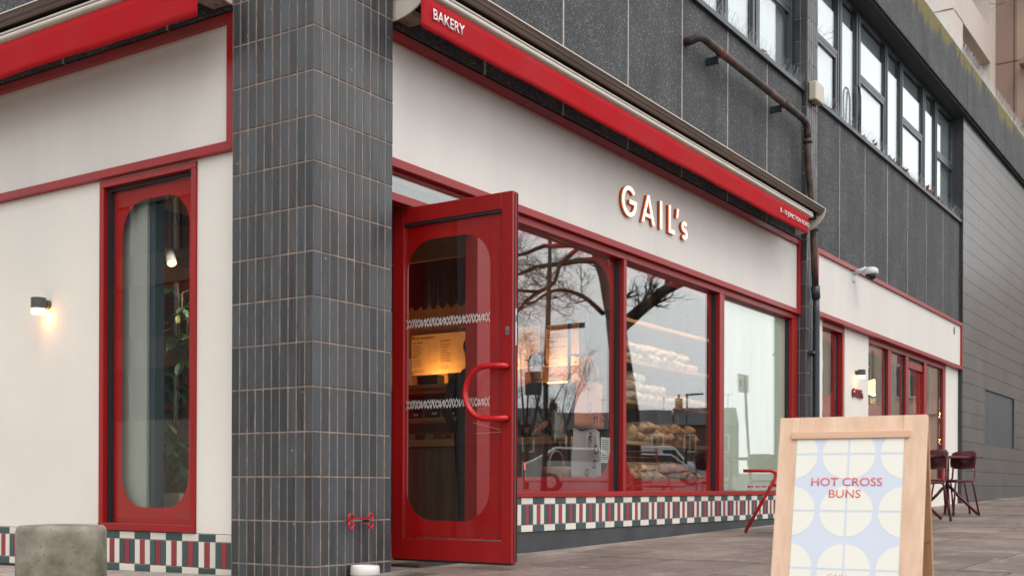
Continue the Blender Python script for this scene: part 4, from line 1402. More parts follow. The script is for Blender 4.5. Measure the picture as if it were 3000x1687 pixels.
# ================================================================ cafe furniture
paint('maroon', (0.10, 0.012, 0.018), 0.28, 0.15, 5)
def chair(label, loc, rz, group):
    t = thing('cafe_chair', label, 'chair', loc, group, rz=rz)
    # local: seat faces -x, back at +x
    r = 0.0115
    s_ = MB()
    pts = rrect(-0.20, 0.20, -0.19, 0.19, 0.06, 5)
    s_.prism(pts, 'XY', 0.435, 0.447)
    s_.build('seat', 'maroon', t, bevel=0.003)
    # curved back shell with slots
    mb = MB()
    nu, nv = 14, 8
    for i in range(nu + 1):
        u = -1 + 2 * i / nu
        for k in range(nv + 1):
            v = k / nv
            hw = 0.205 * (1 - 0.10 * abs(2 * v - 1) ** 4)
            mb.v.append((0.205 + 0.03 * v - 0.045 * u * u, u * hw, 0.585 + 0.225 * v - 0.02 * abs(u) ** 5 * (1 if v > .5 else -1)))
    for i in range(nu):
        for k in range(nv):
            if k in (3, 4, 5) and i in (4, 5, 8, 9) and False:
                continue
            a = i * (nv + 1) + k
            mb.f.append((a, a + nv + 1, a + nv + 2, a + 1)); mb.mi.append(0)
    b = mb.build('backrest', 'maroon', t, smooth=True)
    so = b.modifiers.new('thick', 'SOLIDIFY'); so.thickness = 0.012
    for k in range(5):
        MB().box(0.203, 0.2245, -0.075, 0.075, 0.665 + k * .018, 0.672 + k * .018).build('slot', 'slot_grey', b)
    for sy in (-1, 1):
        y = sy * 0.175
        MB().tube([(-0.215, y * 1.15, 0.025), (-0.15, y, 0.40), (-0.13, y, 0.425), (-0.09, y, 0.432), (0.09, y, 0.432), (0.13, y, 0.425), (0.15, y, 0.40), (0.225, y * 1.15, 0.025)], r, 8).build('leg_frame', 'maroon', t, smooth=True)
        MB().tube([(-0.05, y, 0.428), (0.10, y, 0.43), (0.15, y, 0.44), (0.175, y, 0.475), (0.205, y, 0.78)], r, 8).build('back_stile', 'maroon', t, smooth=True)
        for x in (-0.217, 0.227):
            MB().tube([(x, y * 1.155, 0.0), (x * .985, y * 1.15, 0.035)], 0.016, 8).build('foot_cap', 'black_rubber', t)
    MB().tube([(0.0, -0.175, 0.425), (0.0, 0.175, 0.425)], r, 8).build('cross_bar', 'maroon', t)
    return t
paint('slot_grey', (0.30, 0.28, 0.27), 0.6, 0.1, 5)
def gx(x):
    return g(x, 0) + 0.002
c1 = chair('dark red cafe chair half hidden behind the sign board', (8.76, -1.10, gx(8.76)), R(-38), 'dark red cafe chairs')
copy_tree(c1, (10.38, -1.07, gx(10.38)), R(-30), 'dark red cafe chair nearest the grey tiled wall', 'dark red cafe chairs')
copy_tree(c1, (10.98, -0.84, gx(10.98)), R(150), 'dark red cafe chair in the middle, its back partly covered', 'dark red cafe chairs')
def table(label, loc, rz, group):
    t = thing('cafe_table', label, 'table', loc, group, rz=rz)
    MB().box(-0.30, 0.30, -0.30, 0.30, 0.715, 0.74).build('table_top', 'maroon', t, bevel=0.004)
    MB().tube([(0, 0, 0.714), (0, 0, 0.24)], 0.024, 10).build('column', 'maroon', t, smooth=True)
    for k in range(4):
        a = R(45 + 90 * k)
        c, s_ = math.cos(a), math.sin(a)
        MB().tube([(0.02 * c, 0.02 * s_, 0.36), (0.06 * c, 0.06 * s_, 0.335), (0.13 * c, 0.13 * s_, 0.25), (0.36 * c, 0.36 * s_, 0.02)], 0.019, 8).build('leg', 'maroon', t, smooth=True)
    MB().lathe([(0.026, 0.355), (0.034, 0.36), (0.034, 0.385), (0.026, 0.39)], 12).build('collar', 'black_rubber', t)
    return t
tb = table('dark red cafe table farthest right on the pavement', (10.50, -0.97, gx(10.5)), R(-28), 'dark red cafe tables')
copy_tree(tb, (8.86, -0.92, gx(8.86)), R(-35), 'dark red cafe table mostly hidden behind the sign board', 'dark red cafe tables')

# red tubular armchair, mostly behind the sign
rc = thing('tube_armchair', 'bright red tubular armchair left of the sign board', 'chair', (5.75, -0.42, gx(5.7)), rz=R(-68))
for sy in (-1, 1):
    y = sy * 0.25
    MB().tube([(-0.24, y, 0.0), (-0.02, y, 0.50), (0.02, y, 0.555), (0.0, y, 0.575), (-0.05, y, 0.58), (-0.34, y, 0.58)] if False else [(-0.20, y, 0.0), (0.05, y, 0.46), (0.085, y, 0.53), (0.075, y, 0.565), (0.04, y, 0.58), (-0.22, y, 0.58)], 0.0125, 10).build('arm_frame', 'red_bright', rc, smooth=True)
    MB().tube([(0.05, y, 0.46), (0.16, y, 0.40), (0.26, y, 0.0)], 0.0125, 10).build('rear_leg', 'red_bright', rc, smooth=True)
    MB().tube([(0.07, y, 0.55), (0.20, y, 0.57), (0.26, y, 0.82)], 0.0125, 10).build('back_stile', 'red_bright', rc, smooth=True)
for k in range(5):
    MB().box(-0.17 + k * .06, -0.125 + k * .06, -0.25, 0.25, 0.425, 0.437).build('seat_slat', 'red_bright', rc, bevel=0.003)
MB().tube([(-0.17, -0.25, 0.43), (-0.17, 0.25, 0.43)], 0.012, 8).build('seat_rail', 'red_bright', rc, smooth=True)
for k in range(4):
    MB().tube([(0.205 + .015 * k, -0.25, 0.60 + .06 * k), (0.205 + .015 * k, 0.25, 0.60 + .06 * k)], 0.010, 8).build('back_slat', 'red_bright', rc, smooth=True)
# ================================================================ bakery interior
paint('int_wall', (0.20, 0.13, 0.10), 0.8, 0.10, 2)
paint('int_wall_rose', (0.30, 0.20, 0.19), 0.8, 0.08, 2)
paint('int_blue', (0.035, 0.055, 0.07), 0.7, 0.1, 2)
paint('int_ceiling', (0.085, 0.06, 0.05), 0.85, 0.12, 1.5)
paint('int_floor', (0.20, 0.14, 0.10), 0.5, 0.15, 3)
wood('oak_front', (0.13, 0.085, 0.065), (0.23, 0.155, 0.12), 0.5, 'Z', 1.4)
wood('oak_shelf', (0.45, 0.26, 0.14), (0.60, 0.38, 0.22), 0.5, 'X', 1.4)
wood('oak_counter', (0.40, 0.20, 0.10), (0.52, 0.29, 0.15), 0.45, 'Y', 1.4)
def st(name, mat, *b):
    return tag(MB().box(*b).build(name, mat), kind='structure')
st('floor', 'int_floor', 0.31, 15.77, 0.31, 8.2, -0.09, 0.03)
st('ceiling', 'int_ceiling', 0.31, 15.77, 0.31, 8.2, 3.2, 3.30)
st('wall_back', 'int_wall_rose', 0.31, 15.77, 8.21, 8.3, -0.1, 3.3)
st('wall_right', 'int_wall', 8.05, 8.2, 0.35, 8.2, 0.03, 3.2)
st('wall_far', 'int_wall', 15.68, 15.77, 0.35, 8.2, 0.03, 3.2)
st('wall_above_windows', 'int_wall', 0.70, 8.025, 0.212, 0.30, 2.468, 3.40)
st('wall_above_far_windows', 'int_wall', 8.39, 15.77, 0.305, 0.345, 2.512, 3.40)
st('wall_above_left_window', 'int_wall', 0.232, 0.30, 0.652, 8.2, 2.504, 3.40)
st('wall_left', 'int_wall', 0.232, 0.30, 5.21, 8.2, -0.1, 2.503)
# ceiling beams and a rose band seen through the tall window
for i, y in enumerate((3.2, 5.0, 6.8)):
    o = MB().box(0.31, 8.0, y, y + .28, 2.86, 3.199).build('ceiling_beam', 'oak_counter')
    tag(o, ['nearest brown ceiling beam seen inside the tall window', 'middle brown ceiling beam inside the bakery', 'rearmost brown ceiling beam inside the bakery'][i], 'beam', 'ceiling beams')
o = MB().box(0.31, 4.2, 7.9, 8.2, 0.04, 1.75).build('wall_cladding', 'int_blue')
tag(o, 'dark blue lower wall cladding at the back of the bakery', 'cladding')

def warm(name, loc, e, c=(1.0, 0.42, 0.12), r=0.05):
    l = bpy.data.lights.new(name, 'POINT')
    l.energy = e
    l.color = c
    l.shadow_soft_size = r
    o = bpy.data.objects.new(name, l)
    o.location = loc
    COL.objects.link(o)
    return o
# ceiling pendants over the counter, each with its own light
def pendant(label, loc, e, z_top=3.19):
    t = thing('pendant_lamp', label, 'lamp', loc, 'warm pendant lamps over the counter', rz=0)
    MB().tube([(0, 0, 0.08), (0, 0, z_top - loc[2])], 0.004, 5).build('flex', 'black_rubber', t)
    MB().lathe([(0.02, 0.10), (0.05, 0.085), (0.10, 0.03), (0.115, 0.0), (0.11, 0.0), (0.095, 0.028), (0.045, 0.078)], 20).build('lamp_shade', 'red_dark', t, smooth=True)
    MB().ellipsoid((0, 0, 0.035), (0.03, 0.03, 0.035)).build('light_bulb', 'bulb', t, smooth=True)
    l = warm('pendant_light', (0, 0, -0.03), e)
    l.parent = t
    return t
for i, (y, e) in enumerate(((2.6, 3), (3.5, 3), (4.6, 3))):
    pendant(['warm pendant lamp over the counter end nearest the window', 'middle pendant lamp over the bakery counter', 'pendant lamp over the rear of the bakery counter'][i], (5.25, y, 2.93), e)

# counter
co = thing('counter', 'wooden bakery counter with shelf of pastries inside the shop', 'counter', (4.7, 3, 0.03))
MB().box(4.42, 5.0, 1.02, 5.6, 0.031, 0.90).build('carcass', 'oak_front', co)
for k in range(10):
    MB().box(4.40, 4.419, 1.04 + k * .456, 1.488 + k * .456, 0.04, 0.885).build('front_panel', 'oak_front', co, bevel=0.004)
for k in range(2):
    MB().box(4.43 + k * .285, 4.71 + k * .285, 1.0, 1.019, 0.04, 0.885).build('front_panel', 'oak_front', co, bevel=0.004)
MB().box(4.36, 5.04, 0.97, 5.6, 0.901, 0.97).build('counter_top', 'oak_counter', co, bevel=0.004)
for z in (1.155, 1.49):
    MB().box(4.42, 4.74, 1.95, 5.4, z, z + .035).build('shelf', 'oak_counter', co, bevel=0.003)
for y in (1.96, 3.6, 5.35):
    MB().box(4.60, 4.63, y, y + .03, 0.971, 2.30).build('post', 'dark_metal', co)
MB().box(4.428, 4.434, 1.96, 5.38, 0.9705, 1.154).build('sneeze_guard', 'glass', co)
# pastries, cards and bags along the counter
paint('pastry', (0.42, 0.17, 0.05), 0.5, 0.35, 18, 0.3, 60, rnd=0.25)
paint('card', (0.62, 0.56, 0.48), 0.7, 0.05, 9)
paint('kraft', (0.40, 0.20, 0.10), 0.7, 0.1, 9)
pm = []
for k in range(3):
    mb = MB()
    n_ = 9
    for i in range(n_):
        t_ = i / (n_ - 1) * 2 - 1
        mb.ellipsoid((0.02 * t_ * t_, t_ * 0.06, 0.035), (0.035 * (1.15 - abs(t_) ** 2 * .75), 0.014, 0.036 * (1.15 - abs(t_) ** 2 * .7)), 8, 6)
    pm.append(mb.mesh('pastry', 'pastry'))
for i in range(14):
    y = 2.05 + i * 0.135
    o = inst('pastry', pm[i % 3], None, (4.55 + random.uniform(-.03, .03), y, 0.972), (0, 0, random.uniform(-.8, .8)), (random.uniform(1.0, 1.35),) * 3)
    tag(o, '%s golden pastry on the bakery counter, counting from the door frame' % ('first second third fourth fifth sixth seventh eighth ninth tenth eleventh twelfth thirteenth fourteenth'.split()[i]), 'pastry', 'pastries on the counter')
for i, y in enumerate((2.28, 2.62, 2.86, 3.2)):
    o = MB().add([(4.447, y - .05, 0.9715), (4.447, y + .05, 0.9715), (4.462, y + .05, 1.03), (4.462, y - .05, 1.03), (4.475, y - .05, 0.9715), (4.475, y + .05, 0.9715)], [(0, 1, 2, 3), (3, 2, 5, 4), (0, 3, 4), (1, 5, 2)]).build('price_card', 'card')
    tag(o, '%s folded cream price card in front of the pastries' % ('rightmost', 'second from right', 'second from left', 'leftmost')[i], 'card', 'price cards on the counter')
for i, (y, w, h, m_) in enumerate(((2.2, .11, .13, 'black_rubber'), (2.40, .10, .12, 'black_rubber'), (2.62, .13, .14, 'black_rubber'), (2.86, .12, .12, 'black_rubber'))):
    t = thing('coffee_bag', '%s black coffee bag on the lower shelf over the counter' % ('rightmost', 'second from right', 'second from left', 'leftmost')[i], 'bag', (4.58, y, 1.191), 'coffee bags on the shelf', rz=0)
    MB().hexa([(-.04, -w / 2, 0), (.04, -w / 2, 0), (.04, w / 2, 0), (-.04, w / 2, 0), (-.008, -w / 2.1, h), (.008, -w / 2.1, h), (.008, w / 2.1, h), (-.008, w / 2.1, h)]).build('bag', m_, t, bevel=0.01)
    MB().box(-.043, -.0385, -w / 4, w / 4, h * .25, h * .45).build('paper_label', 'card', t)
for i, (y, w, h, m_, lb) in enumerate(((2.28, .32, .11, 'kraft', 'brown cardboard box on the upper shelf below the menu'), (2.70, .26, .10, 'lamp_green', 'dark green box with red squiggle on the upper shelf'), (3.05, .12, .30, 'card', 'cream poster box with red letters on the upper shelf'))):
    t = thing('shelf_box', lb, 'box', (4.58, y, 1.526), rz=0)
    MB().box(-.06, .06, -w / 2, w / 2, 0, h).build('carton', m_, t, bevel=0.004)
    MB().box(-.0625, -.0605, -w / 2.5, w / 2.5, h * .42, h * .5).build('printed_band', 'red_bright', t)

# scalloped red pelmet above the counter
pel = thing('pelmet', 'dark red scalloped cloth pelmet hanging over the counter', 'pelmet', (4.5, 3.4, 2.3))
mb = MB()
y = 1.9
while y < 5.4:
    n_ = 8
    top = [(4.55, y + .114 * k / n_, 2.78) for k in range(n_ + 1)]
    bot = [(4.55 + 0.006 * math.sin(k * 1.3 + y * 9), y + .114 * k / n_, 2.345 - 0.055 * math.sin(math.pi * k / n_)) for k in range(n_ + 1)]
    mb.add(top + bot, [(k, k + 1, n_ + 2 + k, n_ + 1 + k) for k in range(n_)])
    y += .114
pe = mb.build('scalloped_cloth', 'pelmet_red', pel) if paint('pelmet_red', (0.14, 0.02, 0.03), 0.85, 0.15, 4, stretch=(1, 12, 1)) else None
so = pe.modifiers.new('thick', 'SOLIDIFY'); so.thickness = 0.004
MB().box(4.53, 4.60, 1.88, 5.45, 2.785, 3.19).build('pelmet_board', 'oak_counter', pel)

# menu boards
paint('menu_paper', (0.80, 0.70, 0.56), 0.6, 0.03, 3)
paint('menu_ink', (0.05, 0.03, 0.025), 0.7, 0.05, 9)
paint('menu_red_ink', (0.45, 0.05, 0.05), 0.7, 0.05, 9)
def menu(label, y0, y1, z0, z1, items, cols, face='X', x=6.0):
    """y0 > y1: reads from +y to -y for boards facing -x; for face 'Y' the pair is x positions"""
    t = thing('menu_board', label, 'menu', (x, min(y0, y1), z0) if face == 'X' else (y0, x, z0))
    lo, hi = min(y0, y1), max(y0, y1)
    (MB().box(x, x + .012, lo, hi, z0, z1) if face == 'X' else MB().box(lo, hi, x, x + .012, z0, z1)).build('board', 'menu_paper', t)
    def place(me, u, v):
        if face == 'X':
            return inst('printed_lettering', me, t, (x - .0005, y0 - u, z0 + v), ROT_L)
        return inst('printed_lettering', me, t, (y0 + u, x - .0005, z0 + v), ROT_R)
    for body, u, v, w, h, ink in items:
        place(fit_text(body, ink, w, h, 0.0008, 0.01), u, v)
    lines = MB()
    for u0, v0, n_, w in cols:
        for k in range(n_):
            v = v0 - k * 0.0185
            l = w * random.uniform(.45, .8)
            def ln(ua, ub, vv):
                if face == 'X':
                    lines.box(x - .0012, x - .0006, y0 - ub, y0 - ua, z0 + vv, z0 + vv + .0042)
                else:
                    lines.box(y0 + ua, y0 + ub, x - .0012, x - .0006, z0 + vv, z0 + vv + .0042)
            ln(u0, u0 + l * .55, v)
            for q in (0.66, 0.74, 0.86, 0.94):
                if random.random() < .7:
                    ln(u0 + w * q, u0 + w * (q + .035), v)
    if cols:
        tag(lines.build('small_print', 'menu_ink', t), kind='stuff')
    for u, v in ((.02, z1 - z0 - .03), (abs(y1 - y0) - .03, z1 - z0 - .04), (.02, .02), (abs(y1 - y0) - .03, .03)):
        if face == 'X':
            MB().lathe([(0.0, x - .012), (.009, x - .010), (.009, x - .0008)], 10, (0, y0 - u, z0 + v), 'X').build('fixing_bolt', 'black_gloss', t)
        else:
            MB().lathe([(0.0, x - .012), (.009, x - .010), (.009, x - .0008)], 10, (y0 + u, 0, z0 + v), 'Y').build('fixing_bolt', 'black_gloss', t)
    return t
menu('glowing menu board headed FROM THE BARISTA behind the door glass', 4.08, 3.235, 1.815, 2.282,
     [('FROM THE BARISTA', .02, .415, .33, .026, 'menu_ink'), ('ICED DRINKS', .02, .368, .145, .017, 'menu_ink'), ('MATCHA', .02, .20, .10, .017, 'menu_ink'), ('HOT DRINKS', .43, .368, .145, .017, 'menu_ink')],
     [(.02, .34, 7, .36), (.02, .172, 5, .36), (.43, .34, 12, .38), (.43, .08, 2, .38), (.02, .05, 2, .5)])
menu('glowing HOT CROSS BUNS menu board seen through the first window', 3.02, 2.298, 1.81, 2.272,
     [('HOT CROSS BUNS', .06, .30, .56, .042, 'menu_red_ink')], [(.10, .20, 3, .55), (.06, .05, 2, .5)])
menu('glowing menu board headed FROM THE KITCHEN in the first window', 2.213, 1.795, 1.815, 2.270,
     [('FROM THE KITCHEN', .022, .40, .345, .026, 'menu_ink'), ('AVOCADO ON', .022, .335, .165, .017, 'menu_ink'), ('SEEDED SOURDOUGH', .022, .308, .26, .017, 'menu_ink'), ('SOURDOUGH TOAST', .022, .20, .235, .018, 'menu_ink')],
     [(.022, .28, 2, .38), (.022, .175, 6, .38), (.022, .03, 2, .36)])
menu('glowing PORRIDGE menu board set at a right angle behind the window mullion', 6.03, 6.75, 1.815, 2.268,
     [('PORRIDGE', .05, .36, .17, .03, 'menu_ink'), ('SOUP', .50, .36, .10, .03, 'menu_ink')], [(.05, .32, 8, .38), (.5, .32, 8, .2)], 'Y', 1.80)
o = MB().box(6.02, 6.10, 1.4, 5.6, 0.03, 3.19).build('menu_wall', 'int_wall'); tag(o, 'brown partition wall behind the menu boards', 'wall')
sh = thing('lamp_shelf', 'wooden shelf under the menu boards with hidden warm lamps', 'shelf', (5.9, 3, 1.7))
MB().box(5.70, 6.019, 1.45, 5.5, 1.56, 1.60).build('shelf', 'oak_counter', sh)
for y in (1.95, 2.75, 3.65, 4.7):
    lb = MB().box(5.80, 5.84, y - .12, y + .12, 1.601, 1.625).build('lamp_strip', 'bulb', sh)
    l = warm('shelf_light', (5.80, y, 1.74), 5.8, (1.0, 0.36, 0.065))
    l.parent = sh
    l.matrix_parent_inverse = Matrix.Translation(sh.location).inverted()

# ================================================================ bread shelves in the middle window
bs = thing('bread_shelf', 'wooden bread shelves behind the middle window', 'shelves', (6.05, 0.9, 0.03))
TOPS = (2.13, 1.74, 1.35, 0.955, 0.565)
for z in TOPS:
    MB().box(5.02, 7.05, 0.74, 1.14, z - .038, z).build('shelf', 'oak_shelf', bs, bevel=0.003)
for x in (5.0, 7.052):
    MB().box(x - .02, x, 0.78, 1.10, 0.03, 2.2).build('side_post', 'dark_metal', bs)
MB().box(5.02, 7.05, 1.15, 1.17, 0.03, 2.2).build('back_panel', 'oak_front', bs)
def fill_spot(label, loc, aim, e):  # added fill spots that brighten the bread and bags
    t = thing('fill_spot', label, 'lamp', loc, 'added fill spots behind the shopfront', rz=0)
    a = Vector(aim).normalized()
    MB().tube([(0, 0, 0.05), (0, 0, 3.199 - loc[2])], 0.012, 8).build('stem', 'plastic_white', t)
    MB().tube([-a * .06, a * .06], [0.035, 0.042], 14).build('housing', 'plastic_white', t, smooth=True)
    MB().tube([a * .0605, a * .064], [0.034, 0.034], 14).build('lit_lens', 'bulb', t)
    d = bpy.data.lights.new('fill_light', 'SPOT')
    d.energy = e; d.spot_size = R(95); d.spot_blend = 0.8; d.color = (1.0, 0.66, 0.42); d.shadow_soft_size = 0.04
    o = bpy.data.objects.new('fill_light', d)
    COL.objects.link(o)
    o.parent = t
    o.location = a * .08
    o.rotation_euler = a.to_track_quat('-Z', 'Y').to_euler()
for i, (x, e) in enumerate(((3.0, 28), (4.2, 48), (5.3, 65), (6.2, 65), (6.9, 50))):
    fill_spot(('leftmost', 'second', 'third', 'fourth', 'rightmost')[i] + ' white ceiling spot added as fill light behind the shop windows', (x, 0.42, 2.95), (0, 0.42, -1.0), e)
def bread_mat(name, crust, flour, amt):
    m, nt, p = new_mat(name)
    n = noise_node(nt, 16.0, 8, 0.65)
    c = ramp(nt, n.outputs['Fac'], [(0.3, [x * .6 for x in crust]), (0.65, crust)]).outputs[0]
    n2 = noise_node(nt, 7.0, 6, 0.6, stretch=(1.5, 1, 1))
    k = ramp(nt, n2.outputs['Fac'], [(amt, (0, 0, 0)), (amt + .18, (1, 1, 1))]).outputs[0]
    nt.links.new(mix(nt, k, c, flour), p.inputs['Base Color'])
    p.inputs['Roughness'].default_value = 0.85
    bump(nt, p, n.outputs['Fac'], 0.6, 0.02)
bread_mat('bread_floury', (0.34, 0.19, 0.10), (0.66, 0.58, 0.48), 0.38)
bread_mat('bread_dark', (0.44, 0.25, 0.13), (0.70, 0.60, 0.47), 0.46)
def loaf_mesh(seed, mat, L=0.15, w=0.062, h=0.055):
    rnd = random.Random(seed)
    mb = MB()
    n_, m_ = 16, 14
    ph = rnd.uniform(0, 6)
    for i in range(m_ + 1):
        t_ = i / m_ * 2 - 1
        prof = max(0.02, (1 - abs(t_) ** 2.6)) ** 0.55
        for k in range(n_):
            a = 2 * math.pi * k / n_
            ca, sa = math.cos(a), math.sin(a)
            rr = prof * (1 + 0.05 * math.sin(3 * a + ph + t_ * 4) + rnd.uniform(-.03, .03))
            if sa > 0.5:      # slashes in the crust
                rr *= 1 + 0.10 * (0.5 - abs(((t_ * 2.2 + ca * .6 + ph) % 1) - .5))
            z = sa * h * rr
            mb.v.append((t_ * L, ca * w * rr + 0.01 * math.sin(t_ * 2 + ph), max(z, -h * .62) + h * .62))
    for i in range(m_):
        for k in range(n_):
            k2 = (k + 1) % n_
            mb.f.append((i * n_ + k, i * n_ + k2, (i + 1) * n_ + k2, (i + 1) * n_ + k)); mb.mi.append(0)
    mb.f.append(tuple(range(n_))); mb.mi.append(0)
    mb.f.append(tuple(m_ * n_ + k for k in range(n_))); mb.mi.append(0)
    me = mb.mesh('bread_loaf', mat)
    me.polygons.foreach_set('use_smooth', [True] * len(me.polygons))
    return me
LF = [loaf_mesh(i, 'bread_floury') for i in range(4)]
LD = [loaf_mesh(20 + i, 'bread_dark', 0.16, 0.07, 0.062) for i in range(4)]
def loaf(me, x, y, z, rz, s_, label, group):
    o = inst('bread_loaf', me, None, (x, y, z), (random.uniform(-.06, .06), random.uniform(-.05, .05), rz), s_)
    tag(o, label, 'bread', group)
    return o
ORD = ['leftmost', 'second', 'third', 'fourth', 'fifth', 'sixth', 'seventh', 'eighth', 'ninth', 'tenth', 'eleventh', 'twelfth', 'thirteenth', 'fourteenth', 'fifteenth', 'sixteenth']
def nth(k, kind):
    return '%s %s' % (ORD[k], kind) if k == 0 else '%s %s from the left' % (ORD[k], kind)
def pile(top, x0, x1, rows, pool, label, group, sc=1.0):
    for r_, frac in enumerate(rows):
        x = x0 + r_ * .05
        k = 0
        while x < x0 + (x1 - x0) * frac:
            rz = R(random.choice((95, 104, 112, 120, 128, 136, 82)))
            s_ = sc * random.uniform(.85, 1.1)
            loaf(random.choice(pool), x, 0.87 + random.uniform(-.015, .015), top + .002 + r_ * .078 * sc, rz, (s_, s_, s_), '%s, %s row of the %s' % (nth(k, label), ('bottom', 'second', 'third')[r_], group.replace('loaves on the ', '')), group)
            k += 1
            x += random.uniform(.135, .165) * sc
pile(1.74, 5.12, 6.85, (1.0, .78), LF, 'pale floury loaf', 'loaves on the second shelf', 1.05)
pile(1.35, 5.12, 6.95, (1.0, .42, .22), LF, 'pale floury loaf', 'loaves on the third shelf', 1.15)
pile(0.955, 5.42, 6.75, (1.0, .95), LD, 'brown crusty loaf', 'loaves on the fourth shelf', 1.15)
pile(0.565, 5.25, 6.9, (1.0, .8), LD, 'brown seeded loaf', 'loaves on the lowest shelf', 1.1)
mb = MB()
big = loaf_mesh(77, 'bread_dark', 0.13, 0.10, 0.105)
loaf(big, 5.30, 0.86, 0.957, R(75), (1.05, 1.1, 1.0), 'tall square brown tin loaf at the left of the fourth shelf', None)

# ================================================================ tote bags, basket and notice in the first window
be = thing('display_bench', 'low wooden display bench inside the first window', 'bench', (3.2, 0.55, 0.03))
MB().box(3.0, 4.6, 0.36, 0.72, 0.53, 0.57).build('bench_top', 'oak_shelf', be)
for x in (3.08, 4.5):
    MB().box(x - .03, x + .03, 0.40, 0.68, 0.031, 0.529).build('leg', 'dark_metal', be)
paint('canvas_lilac', (0.60, 0.55, 0.56), 0.9, 0.06, 5, 0.2, 30)
paint('canvas_peach', (0.85, 0.27, 0.13), 0.9, 0.06, 5, 0.2, 30)
def tote(label, x, y, z, w, h, mat, letters, rz, handle=True):
    t = thing('tote_bag', label, 'bag', (x, y, z), 'lettered tote bags in the window', rz=rz)
    mb = MB()
    nu, nv = 12, 10
    for side in (-1, 1):
        for i in range(nu + 1):
            u = i / nu * 2 - 1
            for k in range(nv + 1):
                v = k / nv
                d = side * (0.05 * (1 - u ** 4) * (1 - .55 * v)) + 0.012 * math.sin(u * 5 + v * 4 + rz * 3) * v
                mb.v.append((u * w / 2 * (1 - .05 * v), d, h * v + .012 * math.sin(u * 4) * v))
    n1 = (nu + 1) * (nv + 1)
    for sd in (0, 1):
        for i in range(nu):
            for k in range(nv):
                a = sd * n1 + i * (nv + 1) + k
                mb.f.append((a, a + 1, a + nv + 2, a + nv + 1)); mb.mi.append(0)
    for i in range(nu):
        a = i * (nv + 1)
        mb.f.append((a, a + nv + 1, n1 + a + nv + 1, n1 + a)); mb.mi.append(0)
    mb.build('bag', mat, t, smooth=True)
    if handle:
        for d in (-.03, .03):
            MB().tube([(-w * .22, d, h * .97), (-w * .18, d, h + .10), (-w * .05, d * .4, h + .21), (w * .05, d * .4, h + .21), (w * .18, d, h + .10), (w * .22, d, h * .97)], 0.011, 6).build('handle', mat, t, smooth=True)
    for ch, u, v, s_, r_ in letters:
        me = fit_text(ch, 'red_letter', s_ * .8, s_, 0.002, 0.02)
        o = inst('printed_letter', me, t, (u, -0.065, v), (R(90), r_, 0))
    return t
paint('red_letter', (0.22, 0.012, 0.02), 0.8, 0.05, 9)
tote('peach canvas tote bag with big red letters hanging in the first window', 4.0, 0.52, 1.02, 0.62, 0.40, 'canvas_peach', [('T', -.22, .25, .09, .3), ('O', -.18, .12, .095, 0), ('H', -.04, .03, .095, -.2), ('S', .12, .06, .095, .2)], R(6))
tote('pale lilac tote bag with red letters standing on the display bench', 3.92, 0.50, 0.575, 0.46, 0.42, 'canvas_lilac', [('R', -.07, .33, .075, .3), ('O', .02, .21, .085, 0), ('S', -.02, .10, .08, .4), ('O', -.12, .02, .07, 0)], R(-4), False)
tote('grey tote bag partly behind the peach bag', 3.64, 0.62, 0.90, 0.34, 0.24, 'canvas_grey', [('H', -.10, .04, .07, .2)], R(20), False) if paint('canvas_grey', (0.22, 0.21, 0.17), 0.9, 0.08, 5) else None
hook = thing('bag_stand', 'dark steel stand carrying the peach tote bag', 'stand', (4.0, 0.62, 0.03))
for x in (3.86, 4.16):
    MB().tube([(x, 0.64, 0.571), (x, 0.64, 2.05)], 0.016, 8).build('post', 'dark_metal', hook)
MB().tube([(3.84, 0.64, 1.652), (4.18, 0.64, 1.652)], 0.010, 8).build('cross_bar', 'dark_metal', hook)
for x in (3.94, 4.08):
    MB().tube([(x, 0.64, 1.652), (x, 0.50, 1.652), (x, 0.49, 1.67)], 0.006, 6).build('peg', 'dark_metal', hook)
paint('wicker', (0.30, 0.17, 0.10), 0.8, 0.35, 40, 0.6, 70)
bk = thing('wicker_basket', 'small wicker basket with round handle on the display bench', 'basket', (3.42, 0.50, 0.572), rz=0)
MB().lathe([(0.10, 0.0), (0.115, 0.05), (0.125, 0.10), (0.118, 0.10), (0.105, 0.03), (0.0, 0.012)], 24).build('bowl', 'wicker', bk, smooth=True)
MB().tube([(0.118 * math.cos(R(a)), 0, 0.10 + 0.13 * math.sin(R(a))) for a in range(0, 181, 15)], 0.009, 8).build('handle', 'wicker', bk, smooth=True)
no = MB().box(3.60, 3.755, GY + .0112, GY + .0118, 0.706, 0.916).build('paper_notice', 'menu_paper2') if paint('menu_paper2', (0.72, 0.74, 0.68), 0.7, 0.03, 4) else None
tag(no, 'white printed paper notice stuck inside the first window', 'notice')
mb = MB()
for k in range(11):
    if k != 6:
        w = random.uniform(.05, .06)
        mb.box(3.6775 - w, 3.6775 + w, GY + .0106, GY + .0111, 0.890 - k * .0155, 0.8945 - k * .0155)
tag(mb.build('small_print', 'menu_ink', no), kind='stuff')

